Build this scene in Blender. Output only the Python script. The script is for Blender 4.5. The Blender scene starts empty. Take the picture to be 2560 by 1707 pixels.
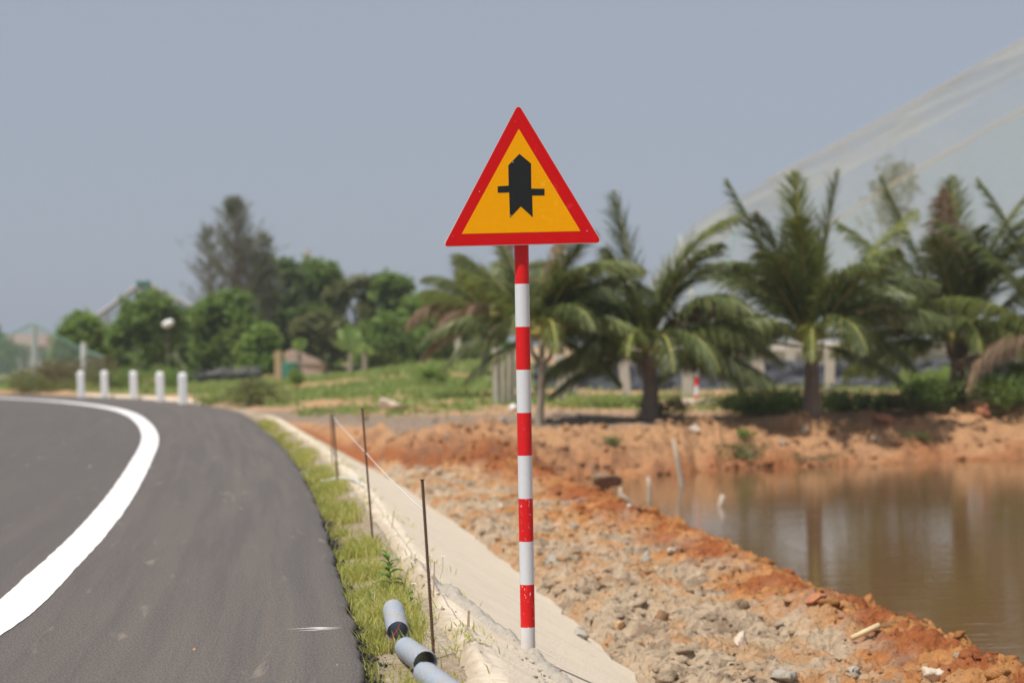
import bpy, bmesh, math, random
import numpy as np
from mathutils import Vector, Matrix, Euler
R = math.radians
sc = bpy.context.scene
COL = sc.collection
rng = np.random.default_rng(7); random.seed(7)

# ------------------------------------------------------------------ camera
FPX = 5000.0; CH = 1.6; PITCH = 12 / 5000.0; ROLL = R(-0.9)
cam_d = bpy.data.cameras.new("camera"); cam = bpy.data.objects.new("camera", cam_d); COL.objects.link(cam)
cam_d.sensor_width = 36; cam_d.lens = FPX / 2560 * 36
cam_d.clip_start = 0.1; cam_d.clip_end = 6000
MR = Matrix.Rotation(math.pi / 2 + PITCH, 3, 'X') @ Matrix.Rotation(ROLL, 3, 'Z')
cam.matrix_world = Matrix.Translation((0, 0, CH)) @ MR.to_4x4()
cam_d.dof.use_dof = True; cam_d.dof.focus_distance = 11.6; cam_d.dof.aperture_fstop = 1.65
sc.camera = cam

# ------------------------------------------------------------------ sky and sun
SUN_EL = R(63); SUN_AZ = R(224)        # azimuth clockwise from +Y: behind the camera, a little to its left
w = bpy.data.worlds.new("World"); sc.world = w; w.use_nodes = True
nt = w.node_tree; nt.nodes.clear()
sky = nt.nodes.new('ShaderNodeTexSky'); sky.sky_type = 'NISHITA'; sky.sun_disc = False
sky.sun_elevation = SUN_EL; sky.sun_rotation = SUN_AZ; sky.air_density = 1.0; sky.dust_density = 2.5; sky.ozone_density = 2.0
hs = nt.nodes.new('ShaderNodeHueSaturation'); hs.inputs['Saturation'].default_value = 0.9
tint = nt.nodes.new('ShaderNodeMix'); tint.data_type = 'RGBA'; tint.blend_type = 'MULTIPLY'; tint.inputs[0].default_value = 1
tint.inputs[7].default_value = (0.80, 0.78, 0.90, 1)
bg = nt.nodes.new('ShaderNodeBackground'); bg.inputs['Strength'].default_value = 0.08
wo = nt.nodes.new('ShaderNodeOutputWorld')
nt.links.new(sky.outputs[0], hs.inputs['Color']); nt.links.new(hs.outputs[0], tint.inputs[6])
veil = nt.nodes.new('ShaderNodeMix'); veil.data_type = 'RGBA'; veil.inputs[0].default_value = 0.80
veil.inputs[7].default_value = (4.1, 4.62, 5.42, 1)      # thin even cloud veil over the whole sky
nt.links.new(tint.outputs[2], veil.inputs[6]); nt.links.new(veil.outputs[2], bg.inputs['Color']); nt.links.new(bg.outputs[0], wo.inputs['Surface'])
sd = bpy.data.lights.new("sun", 'SUN'); sd.energy = 4.0; sd.angle = R(0.6); sd.color = (1.0, 0.955, 0.88)
sun = bpy.data.objects.new("sun", sd); COL.objects.link(sun)
sdir = Vector((math.sin(SUN_AZ) * math.cos(SUN_EL), math.cos(SUN_AZ) * math.cos(SUN_EL), math.sin(SUN_EL)))
sun.rotation_euler = sdir.to_track_quat('Z', 'Y').to_euler(); sun.location = sdir * 60
sc.view_settings.view_transform = 'Standard'; sc.view_settings.look = 'None'
sc.view_settings.exposure = 0.25; sc.view_settings.gamma = 1
sc.render.engine = 'CYCLES'
sc.cycles.use_denoising = True; sc.cycles.max_bounces = 6; sc.cycles.transparent_max_bounces = 24

# ------------------------------------------------------------------ photo to ground helpers
def ray(px, py):
    return MR @ Vector(((px - 1280) / FPX, -(py - 853.5) / FPX, -1.0))
def gz(px, py, z=0.0):                 # where the sight line meets a level at height z
    d = ray(px, py); return Vector((0, 0, CH)) + d * ((z - CH) / d.z)
def gy(px, py, y):                     # where it meets a distance y
    d = ray(px, py); return Vector((0, 0, CH)) + d * (y / d.y)
K = 2560 / 2352.0
def kz(a, b, z=0.0): return gz(a * K, b * K, z)
def ky(a, b, y): return gy(a * K, b * K, y)

# ------------------------------------------------------------------ noise
TAB = np.random.default_rng(3).random((256, 256))
def vn(x, y):
    xi = np.floor(x).astype(int); yi = np.floor(y).astype(int); fx = x - xi; fy = y - yi
    fx = fx * fx * (3 - 2 * fx); fy = fy * fy * (3 - 2 * fy)
    a = TAB[xi & 255, yi & 255]; b = TAB[(xi + 1) & 255, yi & 255]; c = TAB[xi & 255, (yi + 1) & 255]; d = TAB[(xi + 1) & 255, (yi + 1) & 255]
    return (a * (1 - fx) + b * fx) * (1 - fy) + (c * (1 - fx) + d * fx) * fy
def fbm(x, y, s, o=4, k=0.5, off=0.0):
    t = 0; amp = 1; tot = 0; x = x / s + off; y = y / s + off * 1.7
    for i in range(o):
        t = t + vn(x, y) * amp; tot += amp; amp *= k; x = x * 2.03 + 17.3; y = y * 2.03 + 9.1
    return t / tot
def sst(a, b, v):
    t = np.clip((v - a) / (b - a), 0, 1); return t * t * (3 - 2 * t)
def lerp(a, b, t): return a + (b - a) * t

# ------------------------------------------------------------------ plan curves
def smooth_curve(P, step=0.5):
    P = np.array(P, float); out = []
    for i in range(len(P) - 1):
        p0 = P[max(i - 1, 0)]; p1 = P[i]; p2 = P[i + 1]; p3 = P[min(i + 2, len(P) - 1)]
        n = max(2, int(np.linalg.norm(p2 - p1) / step))
        for k in range(n):
            t = k / n
            out.append(0.5 * ((2 * p1) + (-p0 + p2) * t + (2 * p0 - 5 * p1 + 4 * p2 - p3) * t * t + (-p0 + 3 * p1 - 3 * p2 + p3) * t ** 3))
    out.append(P[-1]); return np.array(out)
EDGE = smooth_curve([(0.3, -40), (0.0, -14), (-0.35, -2), (-0.48, 4), (-0.58, 7), (-0.74, 9.58), (-1.02, 12.28), (-1.33, 14.75), (-1.78, 18.48), (-2.42, 23.5), (-3.52, 31.06),
    (-4.9, 39.5), (-6.95, 51.0), (-8.8, 58.0), (-10.7, 63.4), (-12.9, 68.3), (-15.5, 73.0), (-18.2, 77.0), (-21, 80.4), (-27, 86), (-38, 93), (-60, 102), (-120, 118)])
LINE = smooth_curve([(-2.8, -40), (-2.95, -10), (-3.0, 4), (-3.02, 9), (-3.1, 12.03), (-3.3, 13.93), (-3.7, 17.32), (-4.28, 21.59), (-5.27, 28.13), (-6.62, 36.44), (-8.15, 44.13), (-9.97, 51.9),
    (-12.0, 58.6), (-14.9, 65.8), (-17.8, 71.3), (-20.2, 75.0), (-26, 81.2), (-37, 88.5), (-59, 97.5), (-118, 113)])
def edge_uv(x, y):
    """signed distance right of the asphalt edge"""
    x = np.asarray(x, float).ravel(); y = np.asarray(y, float).ravel()
    A = EDGE[:-1]; B = EDGE[1:]; D = B - A; L2 = (D ** 2).sum(1)
    best = np.full(x.shape, 1e18); sg = np.zeros(x.shape)
    for i in range(len(A)):
        t = np.clip(((x - A[i, 0]) * D[i, 0] + (y - A[i, 1]) * D[i, 1]) / L2[i], 0, 1)
        dx = x - A[i, 0] - t * D[i, 0]; dy = y - A[i, 1] - t * D[i, 1]; d2 = dx * dx + dy * dy
        m = d2 < best - 1e-12
        best[m] = d2[m]; sg[m] = (D[i, 1] * (x[m] - A[i, 0]) - D[i, 0] * (y[m] - A[i, 1]))
    return np.sqrt(best) * np.where(sg >= 0, 1, -1)
def offs(P, u):
    T = np.gradient(P, axis=0); T /= np.linalg.norm(T, axis=1)[:, None]
    return P + np.stack([T[:, 1], -T[:, 0]], 1) * u

WATER = -0.97
def bank(x, y):
    xx = x + 0.5 * (fbm(x, y, 1.7, 3, off=5) - .5)
    yt = np.interp(xx, [-8, -4.5, -3, -1.8, 1, 2.2, 4.3, 7, 10, 20, 60], [47, 43.5, 40.5, 38.3, 36.6, 36.9, 38.6, 39.2, 39.8, 41, 44])
    yc = np.interp(xx, [-8, -5, -2.5, 0.5, 2.85, 5, 6.8, 10.8, 12.6, 20, 60], [50, 46, 42, 41.6, 41.6, 43.2, 45.0, 47, 47.6, 49, 52])
    yw = y + 1.1 * (fbm(x, y, 1.3, 4, off=2) - .5)
    return np.clip((yw - yt) / (yc - yt), 0, 1)
def ground(x, y, detail=True):
    x = np.asarray(x, float); y = np.asarray(y, float); sh = x.shape
    u = edge_uv(x, y).reshape(sh)
    uw = u + 0.5 * (fbm(x, y, 1.6, 3, off=3) - .5) + 0.25 * (fbm(x, y, .35, 2, off=8) - .5)
    slope = np.interp(u, [-1, 0, 0.04, 0.25, 0.50, 0.56, 2.15, 2.4], [-.04, -.03, -.075, -.045, -.012, -.07, -.92, -.83])
    low = np.where(u < 2.3, slope, -0.80 + 0.13 * np.exp(-((uw - 4.35) / .35) ** 2))
    low = lerp(low, -1.7, sst(4.72, 5.7, uw))
    b = bank(x, y); bb = lerp(b, b * b * (3 - 2 * b), .6)
    P = -0.05 + 0.0045 * np.clip(y - 46, 0, 90) + (0.26 * (fbm(x, y, 4.5, 4, off=1) - .5)) * sst(.8, 4, np.abs(u)) * (u > 0)
    P = P + 0.22 * sst(8, 13, x) * sst(44, 46, y) * (1 - sst(50, 54, y)) + 0.20 * np.exp(-((x - 11.2) / .7) ** 2 - ((y - 48.5) / 1.1) ** 2)
    P = P + .8 * np.exp(-((x + 2.2) / 5.0) ** 2 - ((y - 84) / 17) ** 2) * sst(1, 3, u)
    P = np.where(u < 0.7, np.maximum(slope, -.08), P)
    z = lerp(low, P, bb)
    if detail:
        rough = sst(2.15, 2.5, u) * (1 - sst(0.96, 1.0, bb)) + 0.25 * (bb > .96) * (u > .9)
        r1 = 1 - np.abs(2 * fbm(x, y, .42, 4, .6, off=11) - 1)
        r2 = 1 - np.abs(2 * fbm(x, y, .95, 3, .55, off=21) - 1)
        face = sst(.02, .2, bb)
        r3 = 1 - np.abs(2 * fbm(x + .06 * vn(x * 9, y * 9), y + .06 * vn(x * 9 + 5, y * 9), .17, 3, .6, off=14) - 1)
        gate = .35 + 1.1 * fbm(x, y, .7, 2, off=17)
        z = z + rough * ((r1 - .75) * .26 * (1 - .2 * face) + (r2 - .75) * lerp(.18, .42, face) + gate * (.115 * (r3 - .75) + .06 * (vn(x * 13 + 3, y * 13) - .5) + .03 * (vn(x * 26, y * 26 + 7) - .5)) + face * .30 * (fbm(x, y, .55, 3, .6, off=24) - .5))
        z = z + 0.012 * (fbm(x, y, .12, 2, off=4) - .5) * sst(.0, .1, u)
    return z, u, bb
def hit(px, py, lift=0.0):
    """the point of the terrain seen at that place of the photograph"""
    d = np.array(ray(px, py)); t = np.concatenate([np.arange(6, 30, .02), np.arange(30, 260, .08)]); X = t * d[0]; Y = t * d[1]; Z = CH + t * d[2]
    G, U, _ = ground(X, Y)
    if 'facz' in globals(): G = np.where((U > .46) & (U < 2.15) & (Y < 48), np.maximum(G, facz(X, Y, U)), G)
    m = np.nonzero(Z < G)[0]
    k = m[0] if len(m) else len(t) - 1
    return Vector((X[k], Y[k], G[k] + lift))
def kh(a, b, lift=0.0): return hit(a * K, b * K, lift)
def gzat(x, y): return float(ground(np.array([x]), np.array([y]))[0][0])

# ------------------------------------------------------------------ object helpers
def tag(o, label=None, cat=None, group=None, kind=None):
    if label: o['label'] = label
    if cat: o['category'] = cat
    if group: o['group'] = group
    if kind: o['kind'] = kind
    return o
def empty(name, loc, label=None, cat=None, group=None, rz=0):
    o = bpy.data.objects.new(name, None); o.location = loc; o.rotation_euler.z = rz; o.empty_display_size = .2
    COL.objects.link(o); return tag(o, label, cat, group)
def mesh_obj(name, V, Fc, mat, parent=None, smooth=False, attrs=None, loc=None):
    """V in world space; with a parent (an Empty, unrotated) or loc they are made local"""
    V = np.asarray(V, float).reshape(-1, 3)
    org = np.zeros(3)
    if parent is not None:
        p = parent
        while p is not None: org = org + np.array(p.location); p = p.parent
    if loc is not None: org = org + np.array(loc)
    me = bpy.data.meshes.new(name); V = V - org
    if isinstance(Fc, np.ndarray):
        n, k = Fc.shape
        me.vertices.add(len(V)); me.vertices.foreach_set('co', V.ravel())
        me.loops.add(n * k); me.loops.foreach_set('vertex_index', Fc.ravel().astype(np.int32))
        me.polygons.add(n); me.polygons.foreach_set('loop_start', np.arange(0, n * k, k, dtype=np.int32))
        me.polygons.foreach_set('loop_total', np.full(n, k, dtype=np.int32)); me.update(calc_edges=True)
    else:
        me.from_pydata(V.tolist(), [], Fc)
    for nm, val in (attrs or {}).items():
        val = np.asarray(val, float)
        if val.ndim == 1:
            a = me.attributes.new(nm, 'FLOAT', 'POINT'); a.data.foreach_set('value', val)
        else:
            a = me.attributes.new(nm, 'FLOAT_COLOR', 'POINT'); a.data.foreach_set('color', np.hstack([val, np.ones((len(val), 1))]).ravel())
    if smooth: me.polygons.foreach_set('use_smooth', np.ones(len(me.polygons), bool))
    if isinstance(mat, (list, tuple)):
        for m in mat: me.materials.append(m)
    else: me.materials.append(mat)
    o = bpy.data.objects.new(name, me); COL.objects.link(o)
    if parent is not None: o.parent = parent
    if loc is not None: o.location = loc
    return o
class MB:
    def __init__(s): s.V = []; s.F = []; s.A = []
    def add(s, V, Fc, v=0.5):
        n = len(s.V); s.V += [tuple(p) for p in V]; s.F += [tuple(i + n for i in f) for f in Fc]; s.A += [v] * len(V)
    def tube(s, P, r, n=10, caps=True, v=.5):
        P = [Vector(p) for p in P]; rr = r if isinstance(r, (list, tuple)) else [r] * len(P)
        rings = []; up = Vector((0.13, 0.21, 0.97))
        for i, p in enumerate(P):
            t = (P[min(i + 1, len(P) - 1)] - P[max(i - 1, 0)]).normalized()
            a = t.cross(up)
            if a.length < .1: a = t.cross(Vector((1, 0, 0)))
            a.normalize(); b = t.cross(a).normalized()
            rings += [p + (a * math.cos(2 * math.pi * k / n) + b * math.sin(2 * math.pi * k / n)) * rr[i] for k in range(n)]
        Fc = [(i * n + k, i * n + (k + 1) % n, (i + 1) * n + (k + 1) % n, (i + 1) * n + k) for i in range(len(P) - 1) for k in range(n)]
        if caps: Fc += [tuple(range(n - 1, -1, -1)), tuple(range((len(P) - 1) * n, len(P) * n))]
        s.add(rings, Fc, v)
    def box(s, c, d, M=None, v=.5):
        V = [Vector((x * d[0] / 2, y * d[1] / 2, z * d[2] / 2)) for x in (-1, 1) for y in (-1, 1) for z in (-1, 1)]
        if M is not None: V = [M @ q for q in V]
        s.add([q + Vector(c) for q in V], [(0, 1, 3, 2), (4, 6, 7, 5), (0, 4, 5, 1), (2, 3, 7, 6), (0, 2, 6, 4), (1, 5, 7, 3)], v)
    def build(s, name, mat, parent=None, smooth=False, bevel=0, loc=None):
        o = mesh_obj(name, s.V, s.F, mat, parent, smooth, {'v': s.A}, loc)
        if bevel:
            m = o.modifiers.new('bevel', 'BEVEL'); m.width = bevel; m.segments = 2; m.limit_method = 'ANGLE'
        return o

# ------------------------------------------------------------------ materials
class NT:
    def __init__(s, name):
        s.m = bpy.data.materials.new(name); s.m.use_nodes = True; s.t = s.m.node_tree; s.t.nodes.clear()
        s.out = s.n('ShaderNodeOutputMaterial')
    def n(s, ty, **kw):
        q = s.t.nodes.new(ty)
        for k, v in kw.items(): setattr(q, k, v)
        return q
    def l(s, a, b): s.t.links.new(a, b)
    def setin(s, sock, v):
        if hasattr(v, 'is_output') or isinstance(v, bpy.types.NodeSocket): s.l(v, sock)
        elif isinstance(v, (tuple, list)) and len(v) == 3 and sock.type == 'RGBA': sock.default_value = (*v, 1)
        else: sock.default_value = v
    def coord(s, kind='Object', scale=(1, 1, 1)):
        c = s.n('ShaderNodeTexCoord'); mp = s.n('ShaderNodeMapping'); mp.inputs['Scale'].default_value = scale
        s.l(c.outputs[kind], mp.inputs[0]); return mp.outputs[0]
    def noise(s, vec, scale, detail=4, rough=.55, dist=0):
        q = s.n('ShaderNodeTexNoise'); s.l(vec, q.inputs['Vector']); q.inputs['Scale'].default_value = scale
        q.inputs['Detail'].default_value = detail; q.inputs['Roughness'].default_value = rough; q.inputs['Distortion'].default_value = dist
        return q.outputs['Fac']
    def voro(s, vec, scale, out='Distance'):
        q = s.n('ShaderNodeTexVoronoi'); s.l(vec, q.inputs['Vector']); q.inputs['Scale'].default_value = scale; return q.outputs[out]
    def ramp(s, f, a, b):
        q = s.n('ShaderNodeMapRange'); s.l(f, q.inputs[0]); q.inputs[1].default_value = a; q.inputs[2].default_value = b; q.interpolation_type = 'SMOOTHSTEP'
        return q.outputs[0]
    def rng(s, f, a, b, c, d):
        q = s.n('ShaderNodeMapRange'); s.l(f, q.inputs[0])
        for i, v in enumerate((a, b, c, d)): q.inputs[i + 1].default_value = v
        return q.outputs[0]
    def math(s, op, a, b=0.0):
        q = s.n('ShaderNodeMath', operation=op); s.setin(q.inputs[0], a); s.setin(q.inputs[1], b); return q.outputs[0]
    def mix(s, f, a, b, mode='MIX'):
        q = s.n('ShaderNodeMix', data_type='RGBA', blend_type=mode); s.setin(q.inputs[0], f); s.setin(q.inputs[6], a); s.setin(q.inputs[7], b); return q.outputs[2]
    def attr(s, nm, o='Fac'):
        q = s.n('ShaderNodeAttribute'); q.attribute_name = nm; return q.outputs[o]
    def bump(s, h, st, dist=.01, normal=None):
        q = s.n('ShaderNodeBump'); q.inputs['Strength'].default_value = st; q.inputs['Distance'].default_value = dist; s.l(h, q.inputs['Height'])
        if normal is not None: s.l(normal, q.inputs['Normal'])
        return q.outputs[0]
    def pbr(s, col, rough=.7, metal=0.0, normal=None, spec=None, coat=None):
        p = s.n('ShaderNodeBsdfPrincipled'); s.setin(p.inputs['Base Color'], col); s.setin(p.inputs['Roughness'], rough); s.setin(p.inputs['Metallic'], metal)
        if spec is not None: p.inputs['Specular IOR Level'].default_value = spec
        if coat: p.inputs['Coat Weight'].default_value = coat; p.inputs['Coat Roughness'].default_value = .15
        if normal is not None: s.l(normal, p.inputs['Normal'])
        s.l(p.outputs[0], s.out.inputs[0]); return p
M = {}
def simple(name, col, rough=.7, metal=0, var=.25, scale=8, bump=.3, bd=.01, spec=None, kind='Object'):
    t = NT(name); c = t.coord(kind); f = t.noise(c, scale, 5, .6)
    cc = t.mix(f, tuple(x * (1 - var) for x in col), tuple(min(1, x * (1 + var)) for x in col))
    t.pbr(cc, rough, metal, t.bump(t.noise(c, scale * 3, 4), bump, bd), spec); M[name] = t.m; return t.m

# foliage: colour varies from leaf to leaf through the attribute v
def leafmat(name, a, b, c3=None, trans=.3, rough=.6):
    t = NT(name); v = t.attr('v'); col = t.mix(v, a, b)
    if c3: col = t.mix(t.ramp(v, .88, .97), col, c3)
    p = t.pbr(col, rough, 0, spec=.3)
    tr = t.n('ShaderNodeBsdfTranslucent'); t.l(t.mix(.5, col, (b[0] * 1.6, b[1] * 1.6, b[2] * .9)), tr.inputs[0])
    mx = t.n('ShaderNodeMixShader'); mx.inputs[0].default_value = trans; t.l(p.outputs[0], mx.inputs[1]); t.l(tr.outputs[0], mx.inputs[2])
    t.l(mx.outputs[0], t.out.inputs[0]); M[name] = t.m; return t.m
leafmat('leaf_broad', (0.08, 0.14, 0.035), (0.23, 0.32, 0.08), (0.33, 0.38, 0.12), trans=.4)
leafmat('leaf_bright', (0.10, 0.17, 0.035), (0.27, 0.37, 0.09), (0.38, 0.42, 0.13), trans=.42)
leafmat('leaf_dark', (0.065, 0.11, 0.04), (0.18, 0.25, 0.08), trans=.4)
leafmat('leaf_olive', (0.08, 0.10, 0.033), (0.21, 0.22, 0.08), (0.3, 0.22, 0.1))
leafmat('leaf_grey', (0.13, 0.14, 0.10), (0.24, 0.25, 0.18), trans=.35)
leafmat('leaf_banana', (0.12, 0.2, 0.05), (0.3, 0.4, 0.13), trans=.4)
leafmat('grass_blade', (0.20, 0.23, 0.05), (0.56, 0.54, 0.17), (0.66, 0.54, 0.33), trans=.45)
leafmat('grass_field', (0.15, 0.2, 0.05), (0.34, 0.41, 0.13), (0.45, 0.36, 0.18), trans=.3)
leafmat('palm_leaflet', (0.05, 0.08, 0.028), (0.22, 0.25, 0.085), (0.46, 0.40, 0.2), trans=.25, rough=.45)
leafmat('palm_young', (0.08, 0.12, 0.03), (0.30, 0.32, 0.09), (0.52, 0.46, 0.2), trans=.35, rough=.45)  # young fronds; sunlit yellow-green highlights put into the lighter colours
leafmat('palm_dead', (0.16, 0.1, 0.06), (0.36, 0.26, 0.17), trans=.15, rough=.8)
leafmat('scrub_brown', (0.12, 0.085, 0.04), (0.2, 0.16, 0.07), (0.28, 0.2, 0.12), trans=.2)
leafmat('weed_leaf', (0.11, 0.2, 0.04), (0.24, 0.36, 0.09), trans=.3, rough=.45)
simple('bark', (0.2, 0.155, 0.12), .9, var=.4, scale=5, bump=.6)
simple('bark_pale', (0.3, 0.25, 0.19), .9, var=.3, scale=5, bump=.5)
simple('rachis', (0.38, 0.33, 0.09), .55, var=.3, scale=2)
simple('wood_stake', (0.42, 0.29, 0.17), .85, var=.25, scale=30, bump=.5, bd=.003)
simple('dead_wood', (0.42, 0.34, 0.26), .85, var=.25, scale=10, bump=.4)
simple('bamboo', (0.62, 0.48, 0.28), .6, var=.15, scale=10)
simple('post_concrete', (0.46, 0.41, 0.34), .9, var=.18, scale=4, bump=.3)
simple('pole_grey', (0.6, 0.6, 0.6), .6, var=.1, scale=3)
simple('white_paint', (0.80, 0.79, 0.79), .6, var=.05, scale=6, bump=.15)
simple('cream_slab', (0.62, 0.52, 0.4), .9, var=.12, scale=6)
simple('black_plastic', (0.028, 0.032, 0.045), .38, var=.4, scale=6, bump=.8, bd=.05)
simple('plastic_white', (0.78, 0.77, 0.76), .5, var=.05)
simple('soil_dark', (0.24, 0.16, 0.10), .95, var=.5, scale=9, bump=.8, bd=.04)
simple('thatch', (0.24, 0.165, 0.125), .95, var=.3, scale=4, bump=.7, bd=.05)
simple('roof_red', (0.30, 0.20, 0.17), .8, var=.2, scale=3)  # red paled in the colour itself, standing for distance haze
simple('wall_grey', (0.36, 0.34, 0.32), .9, var=.15, scale=2)
simple('wall_pink', (0.44, 0.36, 0.31), .9, var=.2, scale=.8)
simple('dark_gap', (0.05, 0.05, 0.055), .8)
simple('tank_green', (0.05, 0.17, 0.12), .6)
simple('rope_pale', (0.6, 0.55, 0.36), .8, var=.15, scale=2)
simple('rope_green', (0.16, 0.3, 0.25), .8, var=.15, scale=2)
simple('frame_grey', (0.36, 0.34, 0.32), .7, var=.15, scale=2)
simple('string_white', (0.75, 0.7, 0.66), .5)
simple('hose_white', (0.72, 0.74, 0.74), .35)
simple('red_tape', (0.35, 0.04, 0.04), .5)
simple('stem_green', (0.16, 0.2, 0.06), .7)
simple('petal', (0.8, 0.78, 0.72), .6)
simple('flower_centre', (0.75, 0.42, 0.05), .6)
simple('rock_pale', (0.55, 0.45, 0.35), .9, var=.25, scale=9, bump=.6, bd=.02)
simple('rock_tan', (0.55, 0.35, 0.18), .9, var=.3, scale=9, bump=.6, bd=.02)
simple('rock_red', (0.42, 0.17, 0.08), .92, var=.35, scale=8, bump=.7, bd=.03)
simple('rock_grey', (0.36, 0.32, 0.27), .92, var=.3, scale=9, bump=.7, bd=.02)

# asphalt
t = NT('asphalt'); c = t.coord('Object'); ca = t.coord('Object', (.5, 1.1, 1))
def rvec(a_, b_):
    q = t.n('ShaderNodeCombineXYZ'); t.l(t.math('MULTIPLY', t.attr('ru'), a_), q.inputs[0]); t.l(t.math('MULTIPLY', t.attr('rv'), b_), q.inputs[1]); return q.outputs[0]
cs = rvec(2.8, .05)
big = t.noise(c, .45, 2); st = t.noise(cs, 1.6, 4, .6); ac = t.noise(ca, 2.2, 4, .65)
col = t.mix(big, (0.080, 0.066, 0.061), (0.094, 0.078, 0.071))
col = t.mix(t.math('MULTIPLY', t.ramp(st, .38, .72), .34), col, (0.145, 0.118, 0.098))
dust = t.attr('dust'); dn = t.math('MULTIPLY', dust, t.ramp(t.noise(rvec(2.6, .07), 2.0, 5, .7), .35, .65))
col = t.mix(t.math('MULTIPLY', dn, .36), col, (0.22, 0.17, 0.125))
col = t.mix(0.0, col, (0.075, 0.067, 0.066))
fine = t.noise(rvec(95, 34), 1.0, 4, .75)
col = t.mix(t.ramp(fine, .4, .65), t.mix(.42, col, (0.03, 0.028, 0.028)), t.mix(.22, col, (0.36, 0.33, 0.3)))
sp = t.ramp(t.voro(c, 26), .10, .06); spm = t.math('MULTIPLY', sp, t.ramp(t.noise(c, 21, 1), .58, .62))
col = t.mix(t.math('MULTIPLY', spm, .6), col, (0.62, 0.56, 0.46))
sk = t.noise(rvec(1.2, .16), 5.0, 3, .5, .8)
col = t.mix(t.math('MULTIPLY', t.ramp(sk, .64, .74), .4), col, (0.3, 0.25, 0.2))
t.pbr(col, .78, 0, t.bump(t.noise(c, 110, 3, .7), .45, .004), spec=.35); M['asphalt'] = t.m
t = NT('road_paint'); c = t.coord('Object')
col = t.mix(t.ramp(t.noise(c, 60, 4, .7), .62, .75), (0.84, 0.80, 0.78), (0.6, 0.56, 0.53)); col = t.mix(t.math('MULTIPLY', t.ramp(t.noise(c, 2.2, 4), .55, .8), .25), col, (0.6, 0.52, 0.44))
t.pbr(col, .6, 0, t.bump(t.noise(c, 90, 3), .4, .004)); M['road_paint'] = t.m
# bare ground, colours from the ground map 'soil'
t = NT('soil'); c = t.coord('Object'); base = t.attr('soil', 'Color')
n1 = t.noise(c, 9, 6, .7); n2 = t.noise(c, 34, 4, .7)
col = t.mix(1.0, base, t.mix(n1, (.5, .48, .46), (1.42, 1.42, 1.42)), 'MULTIPLY')
col = t.mix(t.math('MULTIPLY', t.ramp(n2, .55, .75), .45), col, t.mix(.5, base, (.75, .62, .5)))
hgt = t.math('ADD', t.noise(c, 11, 6, .75), t.math('MULTIPLY', t.voro(c, 17), .5))
t.pbr(col, .95, 0, t.bump(hgt, 1.0, .08), spec=.15); M['soil'] = t.m
# concrete facing
t = NT('facing'); c = t.coord('Object'); g = t.attr('gr'); cst = t.coord('Object', (1, 1, 1))
f = t.noise(c, 2.6, 6, .65); col = t.mix(f, (0.68, 0.575, 0.445), (0.84, 0.72, 0.565))
stv = t.n('ShaderNodeCombineXYZ'); t.l(t.math('MULTIPLY', t.attr('su'), .9), stv.inputs[0]); t.l(t.math('MULTIPLY', t.attr('sv'), 9.0), stv.inputs[1])
stn = t.noise(stv.outputs[0], 2.2, 4, .65)
col = t.mix(t.math('MULTIPLY', t.ramp(stn, .48, .68), .42), col, (0.46, 0.375, 0.28))
col = t.mix(t.math('MULTIPLY', t.ramp(t.noise(c, 38, 4, .7), .60, .68), .55), col, (0.34, 0.28, 0.22))
col = t.mix(t.math('MULTIPLY', t.ramp(t.math('ADD', g, t.math('MULTIPLY', t.noise(c, 14, 4), .6)), .3, .8), .8), col, (0.44, 0.35, 0.25))
t.pbr(col, .92, 0, t.bump(t.math('ADD', t.noise(c, 40, 5, .7), t.math('MULTIPLY', stn, .7)), .9, .02), spec=.2); M['facing'] = t.m
t = NT('mortar'); c = t.coord('Object'); col = t.mix(t.noise(c, 14, 5, .7), (0.4, 0.35, 0.29), (0.66, 0.59, 0.5))
col = t.mix(t.math('MULTIPLY', t.ramp(t.noise(c, 40, 3, .7), .58, .66), .7), col, (0.24, 0.22, 0.2))
t.pbr(col, .95, 0, t.bump(t.noise(c, 45, 5, .8), 1.0, .02), spec=.15); M['mortar'] = t.m
t = NT('asphalt_crumb'); c = t.coord('Object'); t.pbr(t.mix(t.noise(c, 30, 4, .7), (0.015, 0.014, 0.014), (0.06, 0.052, 0.047)), .8, 0, t.bump(t.noise(c, 60, 4, .8), 1, .012)); M['asphalt_crumb'] = t.m
# rubble chunks
t = NT('rubble'); c = t.coord('Object'); v = t.attr('v'); n1 = t.noise(c, 16, 5, .7)
col = t.attr('soil', 'Color'); col = t.mix(1.0, col, t.mix(n1, (.6, .6, .6), (1.4, 1.4, 1.4)), 'MULTIPLY')
t.pbr(col, .93, 0, t.bump(t.noise(c, 32, 5, .75), 1.0, .06), spec=.2); M['rubble'] = t.m
# water
t = NT('pond_water'); c = t.coord('Object', (.5, 3.2, 1)); c2 = t.coord('Object', (.9, 1.6, 1))
h = t.math('ADD', t.noise(c, 1.6, 4, .55), t.math('MULTIPLY', t.noise(c2, 9, 2), .12))
p = t.pbr((0.155, 0.085, 0.038), .04, 0, t.bump(h, .09, .05)); p.inputs['IOR'].default_value = 1.33; p.inputs['Specular IOR Level'].default_value = .6; M['pond_water'] = t.m
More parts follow.
